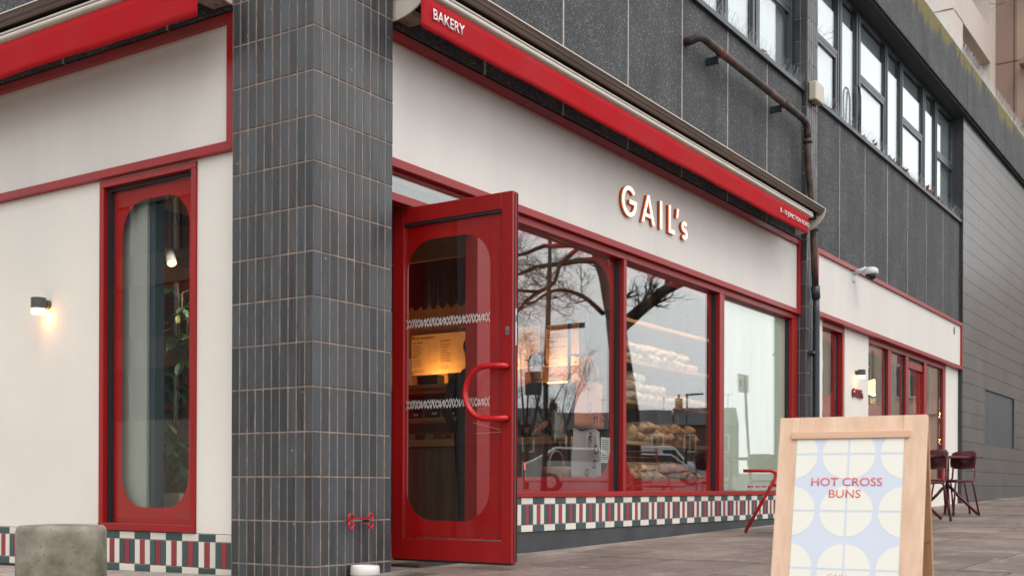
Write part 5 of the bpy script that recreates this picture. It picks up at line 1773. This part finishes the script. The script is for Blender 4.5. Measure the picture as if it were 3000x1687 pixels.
# ================================================================ tall window: white panel, plant and spot lamp
paint('screen_grey', (0.42, 0.40, 0.36), 0.8, 0.04, 1.2)
pn = MB().box(0.205, 0.225, 1.655, 1.94, 0.264, 2.44).build('window_screen', 'screen_grey')
tag(pn, 'pale grey screen panel inside the left side of the tall window', 'screen')
post = MB().box(0.226, 0.30, 1.60, 1.654, 0.264, 2.44).build('window_post', 'int_blue')
tag(post, 'dark post beside the pale screen inside the tall window', 'post')
pt = thing('potted_plant', 'tall variegated umbrella plant in a pale square pot inside the tall window', 'plant', (0.75, 1.98, 0.03))
paint('pot_pink', (0.52, 0.42, 0.38), 0.7, 0.06, 4)
MB().hexa([(0.60, 1.80, 0.031), (0.92, 1.80, 0.031), (0.92, 2.22, 0.031), (0.60, 2.22, 0.031), (0.57, 1.77, 0.45), (0.95, 1.77, 0.45), (0.95, 2.25, 0.45), (0.57, 2.25, 0.45)]).build('pot', 'pot_pink', pt, bevel=0.008)
paint('stem_brown', (0.13, 0.09, 0.05), 0.8, 0.2, 10)
paint('leaf_green', (0.06, 0.13, 0.05), 0.4, 0.45, 20, rnd=0.3)
paint('leaf_yellow', (0.42, 0.42, 0.13), 0.4, 0.3, 14, rnd=0.2)
stems = []
for dx, dy, hh in ((0.0, 0.0, 1.42), (0.03, -0.06, 1.30), (-0.04, 0.12, 1.15), (0.05, 0.05, 1.5), (-0.06, 0.02, 0.9)):
    pts = [(0.75 + dx + .02 * math.sin(k * .9 + dx * 40), 1.99 + dy + .03 * math.sin(k * .7 + dy * 50), 0.44 + hh * k / 8) for k in range(9)]
    stems.append(pts)
    MB().tube(pts, [0.012 - .0008 * k for k in range(9)], 6).build('stem', 'stem_brown', pt, smooth=True)
def leaflet(mat):
    mb = MB()
    prof = [(0, .006), (.03, .021), (.065, .030), (.105, .028), (.14, .014), (.158, .002)]
    for i, (l, w) in enumerate(prof):
        z = -0.03 * (l / .158) ** 2
        mb.v += [(l, -w, z + .004), (l, 0, z), (l, w, z + .004)]
    for i in range(len(prof) - 1):
        a = i * 3
        mb.f += [(a, a + 3, a + 4, a + 1), (a + 1, a + 4, a + 5, a + 2)]; mb.mi += [0, 0]
    return mb.mesh('leaf', mat)
LG, LY = leaflet('leaf_green'), leaflet('leaf_yellow')
rp = random.Random(5)
for s_ in stems:
    for k in range(1, 9):
        base = Vector(s_[k])
        a0 = rp.uniform(0, 6.28)
        pet = base + Vector((math.cos(a0) * .13, math.sin(a0) * .16, rp.uniform(-.02, .06)))
        MB().tube([base, (base + pet) / 2 + Vector((0, 0, .02)), pet], 0.0025, 4).build('leaf_stalk', 'leaf_green', pt)
        for q in range(7):
            a = q * 0.9 + rp.uniform(-.2, .2)
            inst('leaf', LY if rp.random() < .11 else LG, pt, pet, (rp.uniform(-.3, .3), rp.uniform(.1, .7), a), (rp.uniform(.75, 1.1),) * 3)
sp = thing('spot_lamp', 'white ceiling spot lamp glowing orange inside the tall window', 'lamp', (0.75, 2.06, 2.07), rz=0)
MB().tube([(0, 0.03, 0.10), (0, 0.03, 1.12)], 0.006, 6).build('drop_rod', 'dark_metal', sp)
MB().tube([(0.012, 0.05, 0.11), (-0.022, -0.02, 0.0)], [0.030, 0.036], 14).build('housing', 'plastic_white', sp, smooth=True)
MB().tube([(-0.0215, -0.019, 0.002), (-0.0235, -0.023, -0.004)], [0.030, 0.030], 14).build('lit_lens', 'bulb', sp)
l = warm('spot_fill', (-0.10, -0.30, -0.10), 6.0, (1.0, 0.86, 0.7)); l.parent = sp  # near white, set off the lamp, stands in for daylight on the plant

# ================================================================ farther shop interior
def brick_mat():
    m, nt, p = new_mat('brick')
    t = nt.nodes.new('ShaderNodeTexCoord')
    mp = nt.nodes.new('ShaderNodeMapping')
    mp.inputs['Rotation'].default_value = (R(90), 0, 0)
    nt.links.new(t.outputs['Object'], mp.inputs['Vector'])
    b = nt.nodes.new('ShaderNodeTexBrick')
    b.inputs['Scale'].default_value = 1.0
    b.inputs['Brick Width'].default_value = 0.22
    b.inputs['Row Height'].default_value = 0.075
    b.inputs['Mortar Size'].default_value = 0.006
    b.inputs['Color1'].default_value = (0.20, 0.06, 0.03, 1)
    b.inputs['Color2'].default_value = (0.28, 0.09, 0.045, 1)
    b.inputs['Mortar'].default_value = (0.10, 0.05, 0.03, 1)
    nt.links.new(mp.outputs[0], b.inputs['Vector'])
    nt.links.new(b.outputs['Color'], p.inputs['Base Color'])
    p.inputs['Roughness'].default_value = 0.85
    bump(nt, p, b.outputs['Fac'], -0.4, 0.01)
brick_mat()
o = MB().box(11.3, 15.6, 2.0, 2.2, 0.03, 3.19).build('brick_wall', 'brick'); tag(o, 'orange brick wall inside the farther shop', 'wall')
for i, (x, z) in enumerate(((12.78, 2.02), (12.85, 1.55))):
    t = thing('globe_lamp', ['upper round globe wall lamp inside the farther shop', 'lower round globe wall lamp inside the farther shop'][i], 'lamp', (x, 0.62, z), 'globe lamps', rz=0)
    MB().ellipsoid((0, 0, 0), (0.125, 0.125, 0.125), 20, 14).build('globe', 'lamp_glow', t, smooth=True)
    MB().tube([(0, 0, 0.12), (0, 0, 3.19 - z)], 0.006, 6).build('rod', 'dark_metal', t)
    l = warm('globe_light', (0, -0.0, -0.2), 14, (1.0, 0.55, 0.2)); l.parent = t

# ================================================================ people inside
paint('skin', (0.42, 0.24, 0.17), 0.55, 0.06, 8)
paint('coat_dark', (0.018, 0.017, 0.02), 0.85, 0.5, 26)
paint('trousers_black', (0.010, 0.010, 0.012), 0.85, 0.2, 9)
paint('shirt_dark', (0.03, 0.03, 0.035), 0.85, 0.2, 9)
paint('hair_dark', (0.02, 0.014, 0.01), 0.6, 0.3, 20)
def person(label, loc, rz, arms, tops, cap, scale=1.0):
    """one continuous skinned body, facing +x in its own frame; arms: elbow/wrist pairs left then right"""
    t = thing('person', label, 'person', loc, None, rz=rz)
    t.scale = (scale,) * 3
    V, E_, RD = [], [], []
    def v(p, r, par=None):
        V.append(p); RD.append(r)
        if par is not None:
            E_.append((par, len(V) - 1))
        return len(V) - 1
    pel_ = v((0, 0, 0.95), (0.125, 0.165))
    wa = v((0.0, 0, 1.10), (0.115, 0.145), pel_)
    chst = v((0.0, 0, 1.30), (0.13, 0.175), wa)
    sh_ = v((-0.01, 0, 1.43), (0.09, 0.12), chst)
    nk = v((0.0, 0, 1.50), (0.055, 0.055), sh_)
    jw = v((0.025, 0, 1.58), (0.07, 0.065), nk)
    hd = v((0.015, 0, 1.67), (0.095, 0.08), jw)
    v((0.01, 0, 1.745), (0.055, 0.05), hd)
    for sy, (el, wr) in zip((1, -1), arms):
        s1 = v((-0.01, sy * 0.175, 1.41), (0.062, 0.062), sh_)
        e1 = v(el, (0.048, 0.048), s1)
        w1 = v(wr, (0.033, 0.033), e1)
        dirv = (Vector(wr) - Vector(el)).normalized()
        side = dirv.cross(Vector((0, 0, 1)) if abs(dirv.z) < .9 else Vector((0, 1, 0))).normalized()
        pm_ = v(tuple(Vector(wr) + dirv * .06), (0.028, 0.034), w1)
        for q, (o_, l_) in enumerate(((-.028, .065), (-.010, .08), (.010, .075), (.028, .06))):
            k1 = v(tuple(Vector(wr) + dirv * .095 + side * o_), (0.010, 0.010), pm_)
            k2 = v(tuple(Vector(wr) + dirv * (.095 + l_ * .55) + side * o_ * 1.1 + Vector((0, 0, -.012))), (0.009, 0.009), k1)
            v(tuple(Vector(wr) + dirv * (.095 + l_ * .9) + side * o_ * 1.1 + Vector((0, 0, -.035))), (0.0075, 0.0075), k2)
        th = v(tuple(Vector(wr) + dirv * .05 + side * (-.045)), (0.011, 0.011), w1)
        v(tuple(Vector(wr) + dirv * .095 + side * (-.06)), (0.009, 0.009), th)
    for sy in (1, -1):
        h = v((0, sy * 0.095, 0.88), (0.10, 0.10), pel_)
        k = v((0.02, sy * 0.10, 0.48), (0.062, 0.062), h)
        a = v((-0.01, sy * 0.10, 0.09), (0.042, 0.042), k)
        f = v((0.09, sy * 0.115, 0.035), (0.040, 0.032), a)
        v((0.16, sy * 0.12, 0.030), (0.032, 0.025), f)
    me = bpy.data.meshes.new('body')
    me.from_pydata(V, E_, [])
    o = bpy.data.objects.new('body_build', me)
    COL.objects.link(o)
    sk = o.modifiers.new('skin', 'SKIN')
    for i, r_ in enumerate(RD):
        me.skin_vertices[0].data[i].radius = r_
        me.skin_vertices[0].data[i].use_root = (i == 0)
    sb = o.modifiers.new('sub', 'SUBSURF'); sb.levels = 2; sb.render_levels = 2
    dg = bpy.context.evaluated_depsgraph_get()
    bm_ = bpy.data.meshes.new_from_object(o.evaluated_get(dg))
    bpy.data.objects.remove(o)
    bm_.materials.clear()
    for m_ in ('skin', tops, 'trousers_black'):
        bm_.materials.append(MATS[m_])
    wr = [Vector(a[1]) for a in arms]
    for p_ in bm_.polygons:
        c = p_.center
        hand = any((c - w_).length < .20 and (c - Vector(a[0])).length > (w_ - Vector(a[0])).length - .005 for w_, a in zip(wr, arms))
        p_.material_index = 0 if (c.z > 1.485 or hand) else (1 if c.z > 0.86 or abs(c.y) > .2 else 2)
        p_.use_smooth = True
    b = link('body', bm_, t)
    # hair or cap, ears, face
    hp_ = MB().ellipsoid((0.0, 0, 1.695), (0.105, 0.09, 0.095), 16, 10)
    h_ = hp_.build('cap' if cap else 'hair', 'shirt_dark' if cap else 'hair_dark', t, smooth=True)
    if cap:
        MB().add([(0.08, -.07, 1.715), (0.08, .07, 1.715), (0.18, .05, 1.70), (0.18, -.05, 1.70), (0.08, -.07, 1.705), (0.08, .07, 1.705), (0.18, .05, 1.692), (0.18, -.05, 1.692)], [(0, 1, 2, 3), (7, 6, 5, 4), (0, 3, 7, 4), (3, 2, 6, 7), (2, 1, 5, 6), (1, 0, 4, 5)]).build('peak', 'shirt_dark', h_)
    for sy in (-1, 1):
        MB().ellipsoid((0.01, sy * .082, 1.635), (0.018, 0.010, 0.028), 8, 6).build('ear', 'skin', b, smooth=True)
        MB().ellipsoid((0.098, sy * .030, 1.645), (0.010, 0.013, 0.008), 8, 6).build('eye', 'black_gloss', b, smooth=True)
    MB().ellipsoid((0.112, 0, 1.615), (0.018, 0.013, 0.024), 8, 6).build('nose', 'skin', b, smooth=True)
    MB().ellipsoid((0.098, 0, 1.575), (0.010, 0.022, 0.006), 8, 6).build('mouth', 'red_letter', b, smooth=True)
    return t
person('customer in dark patterned coat and black trousers seen through the door glass', (3.25, 1.22, 0.03), R(8),
       [((-0.02, 0.26, 1.16), (0.10, 0.24, 0.97)), ((-0.02, -0.25, 1.14), (0.06, -0.25, 0.90))], 'coat_dark', False, 0.98)
person('worker in dark cap behind the counter seen through the first window', (5.36, 1.92, 0.03), R(185),
       [((0.02, 0.26, 1.16), (0.22, 0.20, 1.06)), ((0.02, -0.26, 1.16), (0.24, -0.16, 1.08))], 'shirt_dark', True, 1.04)
# ================================================================ tower block behind
def tower_mat(name, a, b):
    return paint(name, a, 0.7, 0.05, 0.6)
paint('glass_dark', (0.03, 0.03, 0.035), 0.1, 0.2, 3)
paint('tower_cream', (0.66, 0.58, 0.52), 0.7, 0.04, 0.5)
paint('tower_brown', (0.30, 0.20, 0.16), 0.7, 0.06, 0.5)
paint('tower_tan', (0.40, 0.29, 0.22), 0.7, 0.06, 0.5)
paint('tower_seam', (0.12, 0.08, 0.06), 0.8, 0.1, 2)
tw = thing('tower_block', 'cream and brown modern tower block rising behind the parapet', 'building', (42, 8, 0))
zt = 30.0
# cream face (parallel to the street) with deep openings between full-height piers
MB().box(37.07, 38.49, 5.0, 12, -0.3, zt).build('pier', 'tower_cream', tw)
MB().box(43.22, 44.16, 5.0, 12, -0.3, zt).build('pier', 'tower_cream', tw)
for z0, z1 in ((-0.3, 7.0), (8.0, 11.0), (12.0, 14.2), (17.11, 18.4), (21.4, 22.7), (25.7, 27.0)):
    MB().box(38.491, 43.219, 5.0, 12, z0, z1).build('spandrel', 'tower_cream', tw)
for z0, z1 in ((14.2, 17.11), (18.4, 21.4), (22.7, 25.7), (7.0, 8.0), (11.0, 12.0)):
    MB().box(38.492, 43.218, 6.1, 12, z0 + .001, z1 - .001).build('recess_panel', 'tower_brown', tw)
    MB().box(38.495, 40.3, 6.0, 6.09, z0 + .05, z1 - .05).build('window', 'glass_dark', tw)

for z in (17.1, 21.3):
    MB().box(37.06, 37.069, 5.0, 12, z - .02, z + .02).build('seam', 'tower_seam', tw)
    MB().box(37.2, 38.49, 4.992, 4.999, z - .02, z + .02).build('seam', 'tower_seam', tw)
# brown wing standing forward
MB().box(44.17, 60, 4.215, 12, -0.3, zt).build('wing', 'tower_brown', tw)
MB().box(44.165, 60, -6.0, 4.21, -0.3, zt).build('wing', 'tower_tan', tw)
for y in (4.31, 2.2, 0.4):
    MB().box(44.155, 44.164, y - .02, y + .02, 0, zt).build('seam', 'tower_seam', tw)
for z in (14.0, 17.33, 20.6):
    MB().box(44.155, 44.1645, -5.9, 4.98, z - .02, z + .02).build('seam', 'tower_seam', tw)
for z in (14.6, 17.0, 20.2):
    MB().prism([(3.2, z), (4.05, z), (4.05, z + .1), (3.2, z + .9)], 'YZ', 43.6, 44.154).build('window_hood', 'tower_brown', tw)

# ================================================================ bare plane tree by the kerb
def bark_mat():
    m, nt, p = new_mat('bark')
    n = noise_node(nt, 6, 8)
    c = ramp(nt, n.outputs['Fac'], [(0.35, (0.03, 0.024, 0.02)), (0.6, (0.075, 0.06, 0.045))])
    nt.links.new(c.outputs[0], p.inputs['Base Color'])
    p.inputs['Roughness'].default_value = 0.9
    bump(nt, p, n.outputs['Fac'], 0.5, 0.03)
bark_mat()
rt = random.Random(11)
def twigs(mb, p, d, L, r, lvl):
    """a kinked twig with side twigs"""
    pts, rad = [p.copy()], [r]
    n_ = 5
    q = p.copy()
    dd = d.normalized()
    for i in range(n_):
        dd = (dd + Vector((rt.uniform(-.35, .35), rt.uniform(-.35, .35), rt.uniform(-.22, .30)))).normalized()
        q = q + dd * L / n_
        pts.append(q.copy())
        rad.append(max(0.0022, r * (1 - .8 * (i + 1) / n_)))
        if lvl > 0:
            for _ in range(2 if lvl > 1 else rt.choice((1, 2))):
                sd = (dd + Vector((rt.uniform(-1, 1), rt.uniform(-1, 1), rt.uniform(-.5, .8)))).normalized()
                twigs(mb, q, sd, L * rt.uniform(.4, .62), max(0.003, rad[-1] * .7), lvl - 1)
    mb.tube(pts, rad, 5 if r > .012 else 3, caps=False)
def bare_tree(label, limbs, lv, twigL, cat='tree', extra=None):
    base = limbs[0][0][0]
    t = thing('bare_tree', label, cat, (base[0], base[1], g(base[0], 0)))
    trunk, crown = MB(), MB()
    for i, (pts, r0, r1) in enumerate(limbs):
        n_ = len(pts)
        # smooth the traced limb
        P = [Vector(p) for p in pts]
        S = []
        for k in range(n_ - 1):
            for f in (0, .5):
                a, b = P[max(k - 1, 0)], P[min(k + 2, n_ - 1)]
                S.append(P[k].lerp(P[k + 1], f) + ((P[k] + P[k + 1] - a - b) * (0.0625 if f else 0)))
        S.append(P[-1])
        R_ = [r0 + (r1 - r0) * k / (len(S) - 1) for k in range(len(S))]
        trunk.tube(S, R_, 10)
        if i > 0:
            for k in range(1, len(S)):
                for _ in range(rt.choice((0, 1, 1))):
                    d = (S[k] - S[k - 1]).normalized() + Vector((rt.uniform(-1, 1), rt.uniform(-1, 1), rt.uniform(-.6, 1)))
                    twigs(crown, S[k], d, twigL * rt.uniform(.6, 1.2), max(.006, R_[k] * .32), lv)
            twigs(crown, S[-1], S[-1] - S[-2], twigL * 1.4, max(.008, R_[-1] * .9), lv)
    if extra:
        extra(crown)
    trunk.build('trunk', 'bark', t, smooth=True)
    tag(crown.build('crown', 'bark', t), kind='stuff')
    return t
LIMBS = [([(13.08, -4.48, 0.15), (13.06, -4.5, 0.74), (13.03, -4.54, 1.75), (12.92, -4.7, 2.94), (12.9, -4.74, 3.40)], 0.17, 0.18),
 ([(12.9, -4.74, 3.30), (12.84, -4.84, 3.79), (12.97, -5.0, 4.2), (13.08, -5.19, 4.56), (13.17, -5.42, 5.04), (13.43, -5.75, 5.62), (13.5, -5.9, 7.0)], 0.15, 0.07),
 ([(12.93, -4.7, 3.22), (13.01, -4.4, 3.49), (12.98, -4.08, 3.68), (12.92, -3.81, 3.83), (12.8, -3.45, 3.90), (12.79, -3.1, 4.1), (13.6, -2.9, 5.2)], 0.12, 0.05),
 ([(12.93, -3.79, 3.85), (12.94, -3.78, 4.07), (12.86, -3.72, 4.5), (12.9, -3.8, 5.4)], 0.055, 0.03),
 ([(12.77, -4.93, 3.5), (12.3, -4.92, 3.65), (11.83, -4.9, 3.71), (11.54, -4.98, 3.73), (11.27, -5.02, 3.68), (10.98, -5.1, 3.53)], 0.042, 0.02),
 ([(12.96, -5.19, 4.47), (13.24, -5.68, 4.57), (13.48, -6.21, 4.6), (13.66, -6.85, 4.65), (13.89, -7.41, 4.59), (13.98, -7.82, 4.82)], 0.06, 0.025),
 ([(13.17, -5.42, 5.02), (12.72, -5.38, 4.67), (12.03, -5.33, 4.28), (11.63, -5.21, 3.88), (11.1, -5.28, 3.62), (10.84, -5.32, 3.41), (10.54, -5.41, 3.09)], 0.045, 0.02),
 ([(13.15, -5.45, 5.13), (13.78, -6.13, 4.99), (13.91, -6.83, 5.08), (14.04, -7.36, 5.01), (14.17, -7.9, 5.03)], 0.06, 0.025),
 ([(11.15, -5.21, 3.67), (10.71, -5.32, 3.64), (10.52, -5.44, 3.67)], 0.03, 0.015)]
def overhang(cr_):
    # one long branch that reaches in over the pavement at the top right
    p0 = Vector((13.6, -2.9, 5.2)); p1 = Vector((14.9, -2.4, 7.6))
    cr_.tube([p0, (p0 + p1) / 2 + Vector((.1, -.2, .1)), p1], [.04, .03, .02], 6)
    for tip in ((12.9, -1.1, 7.5), (13.25, -1.6, 7.2), (13.35, -1.7, 6.2), (13.3, -1.65, 1.9 + 4.0)):
        q = Vector(tip)
        m_ = p1.lerp(q, .55) + Vector((rt.uniform(-.1, .1), rt.uniform(-.1, .1), .15))
        cr_.tube([p1, m_, q], [.012, .008, .004], 4)
        for k in range(3):
            twigs(cr_, m_.lerp(q, .4 + .25 * k), q - m_, .35, .004, 1)
bare_tree('bare plane tree by the kerb reflected in the shop windows', LIMBS, 2, 0.75, extra=overhang)
def small_tree(label, x, y, h, seed):
    rt.seed(seed)
    L_ = [([(x, y, -.1), (x + .05, y, h * .2), (x, y + .05, h * .36)], .13, .10)]
    for k in range(7):
        a = k * .9 + rt.uniform(-.2, .2)
        s_ = h * rt.uniform(.16, .28)
        L_.append(([(x, y, h * (.30 + .02 * k)), (x + s_ * .5 * math.cos(a), y + s_ * .5 * math.sin(a), h * (.48 + .02 * k)), (x + s_ * math.cos(a), y + s_ * math.sin(a), h * (.68 + .04 * k))], .06, .02))
    return bare_tree(label, L_, 2, h * .14)
small_tree('slender bare street tree left of the reflected lamp post', 33.0, -19.6, 6.2, 3)
small_tree('slender bare street tree right of the reflected lamp post', 37.9, -21.3, 6.4, 4)

# ================================================================ across the road
paint('lamp_black', (0.02, 0.02, 0.023), 0.5, 0.1, 5)
lp1 = thing('lamp_post', 'tall dark lamp post with side sign arm reflected in the first window', 'lamp post', (20.75, -11.0, 0.1))
MB().tube([(20.71, -11.06, 0.1), (20.72, -11.05, 1.2), (20.78, -10.95, 7.0), (20.80, -10.92, 8.0)], [.10, .075, .06, .05], 10).build('post', 'lamp_black', lp1, smooth=True)
MB().tube([(20.80, -10.92, 8.0), (20.9, -10.6, 8.25), (21.0, -10.2, 8.3)], 0.04, 8).build('arm', 'lamp_black', lp1, smooth=True)
MB().box(20.95, 21.1, -10.25, -9.75, 8.25, 8.36).build('lamp_head', 'lamp_black', lp1, bevel=.02)
MB().box(20.70, 20.78, -10.98, -9.9, 4.55, 4.68).build('sign_arm', 'lamp_black', lp1)
MB().box(20.60, 20.66, -11.6, -11.1, 2.9, 3.5).build('sign_plate', 'lamp_black', lp1)
lp2 = thing('lamp_post', 'thin street lamp over the reflected terrace roofs', 'lamp post', (50.23, -20.8, 0.6))
MB().tube([(50.23, -20.82, 0.5), (50.23, -20.82, 5.3)], [.09, .05], 8).build('post', 'lamp_black', lp2, smooth=True)
MB().box(50.2, 50.35, -20.9, -19.9, 5.28, 5.36).build('lamp_head', 'lamp_black', lp2)
# street name sign reflected in the pale window
ss = thing('street_sign', 'white direction sign on a leaning post reflected in the pale window', 'sign', (23.6, -6.75, 0.4))
MB().tube([(23.75, -6.62, 0.38), (23.58, -6.75, 3.4)], .035, 8).build('post', 'lamp_black', ss)
MB().box(23.25, 23.9, -6.80, -6.76, 2.98, 3.44).build('plate', 'sign_white', ss)
MB().box(23.30, 23.42, -6.755, -6.752, 3.12, 3.30).build('emblem', 'tile_green', ss)

# terraced houses closing the view across the junction
paint('house_brick', (0.10, 0.06, 0.045), 0.9, 0.2, 0.8)
paint('house_white', (0.5, 0.48, 0.45), 0.8, 0.1, 0.8)
paint('roof_slate', (0.04, 0.04, 0.045), 0.7, 0.2, 1.0)
paint('stone_beige', (0.52, 0.45, 0.37), 0.85, 0.10, 0.5)
paint('window_white', (0.5, 0.5, 0.48), 0.5, 0.05, 2)
def house(i, x, y, rz, w, h, label):
    t = thing('terrace_house', label, 'house', (x, y, 0.4), 'terraced houses across the junction', rz=rz)
    d = 8.0
    MB().box(-w / 2, w / 2, -d / 2, d / 2, -1, h).build('wall', 'house_brick', t)
    rf = MB().prism([(-d / 2 - .3, h + .001), (d / 2 + .3, h + .001), (0, h + 2.1)], 'YZ', -w / 2 + .01, w / 2 - .01).build('roof', 'roof_slate', t)
    ch = MB().box(-w / 2 + .3, -w / 2 + 1.0, -.9, .9, h + 1.0, h + 3.1).build('chimney', 'house_brick', rf)
    for k in range(4):
        MB().lathe([(.14, h + 3.101), (.11, h + 3.5)], 8, (-w / 2 + .65, -.7 + k * .45, 0)).build('chimney_pot', 'house_brick', ch)
    for z in (1.0, 3.9):
        for xx in (-w / 4, w / 4):
            f = MB().box(xx - .65, xx + .65, d / 2, d / 2 + .06, z, z + 1.9).build('window', 'window_white', t)
            MB().box(xx - .52, xx - .04, d / 2 + .061, d / 2 + .07, z + .12, z + 1.78).build('pane', 'glass_dark', f)
            MB().box(xx + .04, xx + .52, d / 2 + .061, d / 2 + .07, z + .12, z + 1.78).build('pane', 'glass_dark', f)
    MB().box(-.5, .5, d / 2, d / 2 + .08, -.6, .9).build('shop_panel', 'house_white', t)
    MB().tube([(w / 2 - .8, 0, h + 1.8), (w / 2 - .8, 0, h + 3.6)], .03, 5).build('aerial_mast', 'lamp_black', rf)
    MB().box(w / 2 - 1.3, w / 2 - .3, -.02, .02, h + 3.5, h + 3.54).build('aerial', 'lamp_black', rf)
    return t
hx, hy = 96.0, -66.0
names = ['first', 'second', 'third', 'fourth', 'fifth', 'sixth', 'seventh']
ang = math.atan2(17, 9)
for i in range(6):
    x, y = 96 + 3.4 * i * 1.0, -78 + 6.0 * i * 1.0
    house(i, x, y, ang + 0.0, 6.8, 6.3 + .25 * (i % 3), '%s dark brick terrace house from the left across the junction' % names[i])
# beige stone building far along the pavement, its windows mirrored in the farther shop
bb = thing('stone_building', 'beige stone building with white sash windows mirrored in the farther shop', 'building', (70, -20, 0))
MB().box(66, 80, -19, -8.5, -1, 12.6).build('wall', 'stone_beige', bb)
MB().box(65.8, 65.999, -19.1, -8.4, 4.9, 5.3).build('string_course', 'stone_beige', bb)
for z in (1.2, 5.9):
    for k in range(3):
        y = -10.6 - k * 3.1
        f = MB().box(65.86, 65.999, y - .85, y + .85, z, z + 3.0).build('window', 'window_white', bb)
        for yy in (-.78, .06):
            MB().box(65.84, 65.859, y + yy + .04, y + yy + .68, z + .12, z + 1.9).build('pane', 'glass_dark', f)
            MB().box(65.84, 65.859, y + yy + .04, y + yy + .68, z + 2.05, z + 2.88).build('pane', 'glass_dark', f)
# pale office block facing the left facade
ob = thing('office_block', 'pale office block with long window bands facing the left facade', 'building', (-40, 40, 0))
MB().box(-50, -30, 8, 70, -1, 3.5).build('wall', 'stone_beige', ob)
for z in (3.5, 7.3, 11.1):
    MB().box(-49.9, -30.2, 8.2, 69.8, z + .001, z + 2.4).build('window_band', 'glass_dark', ob)
    MB().box(-50, -30, 8, 70, z + 2.401, z + 3.8).build('spandrel', 'concrete', ob)
    for k in range(20):
        MB().box(-30.2, -30.05, 9 + k * 3.1, 9.2 + k * 3.1, z + .002, z + 2.4).build('mullion', 'window_white', ob)

# parked vehicles
paint('car_silver', (0.42, 0.43, 0.44), 0.25, 0.03, 2, coat=0.6)
paint('car_white', (0.62, 0.63, 0.64), 0.25, 0.03, 2, coat=0.6)
paint('tyre', (0.015, 0.015, 0.016), 0.8, 0.1, 9)
emit('tail_glow', (1.0, 0.08, 0.02), 3.0)
def vehicle(name, label, loc, rz, mat, van=False):
    t = thing(name, label, 'van' if van else 'car', loc, 'vehicles parked along the road', rz=rz)
    L_, w = (4.9, 1.9) if van else (4.2, 1.76)
    if van:
        prof = [(-L_ / 2, .35), (L_ / 2, .35), (L_ / 2, .95), (L_ / 2 - .75, 1.15), (L_ / 2 - 1.5, 1.95), (L_ / 2 - 1.8, 2.05), (-L_ / 2 + .1, 2.05), (-L_ / 2, 1.9)]
        win = [(L_ / 2 - .95, 1.18), (L_ / 2 - 1.52, 1.83), (L_ / 2 - 2.2, 1.83), (L_ / 2 - 2.2, 1.18)]
    else:
        prof = [(-L_ / 2, .32), (L_ / 2 - .05, .32), (L_ / 2, .62), (L_ / 2 - .15, .80), (L_ / 2 - 1.1, .95), (L_ / 2 - 1.75, 1.42), (-L_ / 2 + 1.0, 1.46), (-L_ / 2 + .25, 1.05), (-L_ / 2, .95)]
        win = [(L_ / 2 - 1.2, .97), (L_ / 2 - 1.8, 1.36), (-L_ / 2 + 1.05, 1.39), (-L_ / 2 + .55, 1.02)]
    MB().prism(prof, 'XZ', -w / 2, w / 2).build('body', mat, t, bevel=.07, seg=3)
    for s_ in (-1, 1):
        MB().prism(win, 'XZ', s_ * (w / 2 - .01), s_ * (w / 2 + .006)).build('side_window', 'glass_dark', t)
        for x in (-L_ / 2 + .85, L_ / 2 - .85):
            wh = MB().lathe([(.0, s_ * (w / 2 - .2)), (.31, s_ * (w / 2 - .2)), (.32, s_ * (w / 2 - .05)), (.30, s_ * (w / 2 + .01)), (.2, s_ * (w / 2 + .012))], 20, (x, 0, .32), 'Y').build('tyre', 'tyre', t)
            MB().lathe([(.0, s_ * (w / 2 + .02)), (.19, s_ * (w / 2 + .015))], 16, (x, 0, .32), 'Y').build('wheel_rim', 'steel', wh)
        MB().box(-L_ / 2 - .015, -L_ / 2 + .10, s_ * (w / 2 - .25), s_ * (w / 2 - .02), .72, .95).build('tail_light', 'tail_glow', t)
        MB().box(L_ / 2 - .14, L_ / 2 + .012, s_ * (w / 2 - .40), s_ * (w / 2 - .08), .62, .76).build('headlight', 'plastic_white', t)
    if not van:
        MB().hexa([(-L_ / 2 + .29, -w / 2 + .15, 1.05), (-L_ / 2 + .29, w / 2 - .15, 1.05), (-L_ / 2 + .31, w / 2 - .15, 1.02), (-L_ / 2 + .31, -w / 2 + .15, 1.02), (-L_ / 2 + .93, -w / 2 + .2, 1.42), (-L_ / 2 + .93, w / 2 - .2, 1.42), (-L_ / 2 + .97, w / 2 - .2, 1.40), (-L_ / 2 + .97, -w / 2 + .2, 1.40)]).build('rear_window', 'glass_dark', t)
    MB().box(-L_ / 2 - .012, -L_ / 2 - .003, -.26, .26, .52, .63).build('number_plate', 'sign_white', t)
    return t
vehicle('parked_car', 'silver hatchback with red tail lights reflected in the first window', (28.6, -14.2, g(28.6, 0) - .125), R(62), 'car_silver')
vehicle('parked_van', 'white van across the road reflected in the middle window', (54.5, -24.6, g(54, 0) - .125), R(62), 'car_white', True)
vehicle('parked_car', 'silver car in front of the reflected van', (43.0, -18.6, g(43, 0) - .125), R(62), 'car_silver')
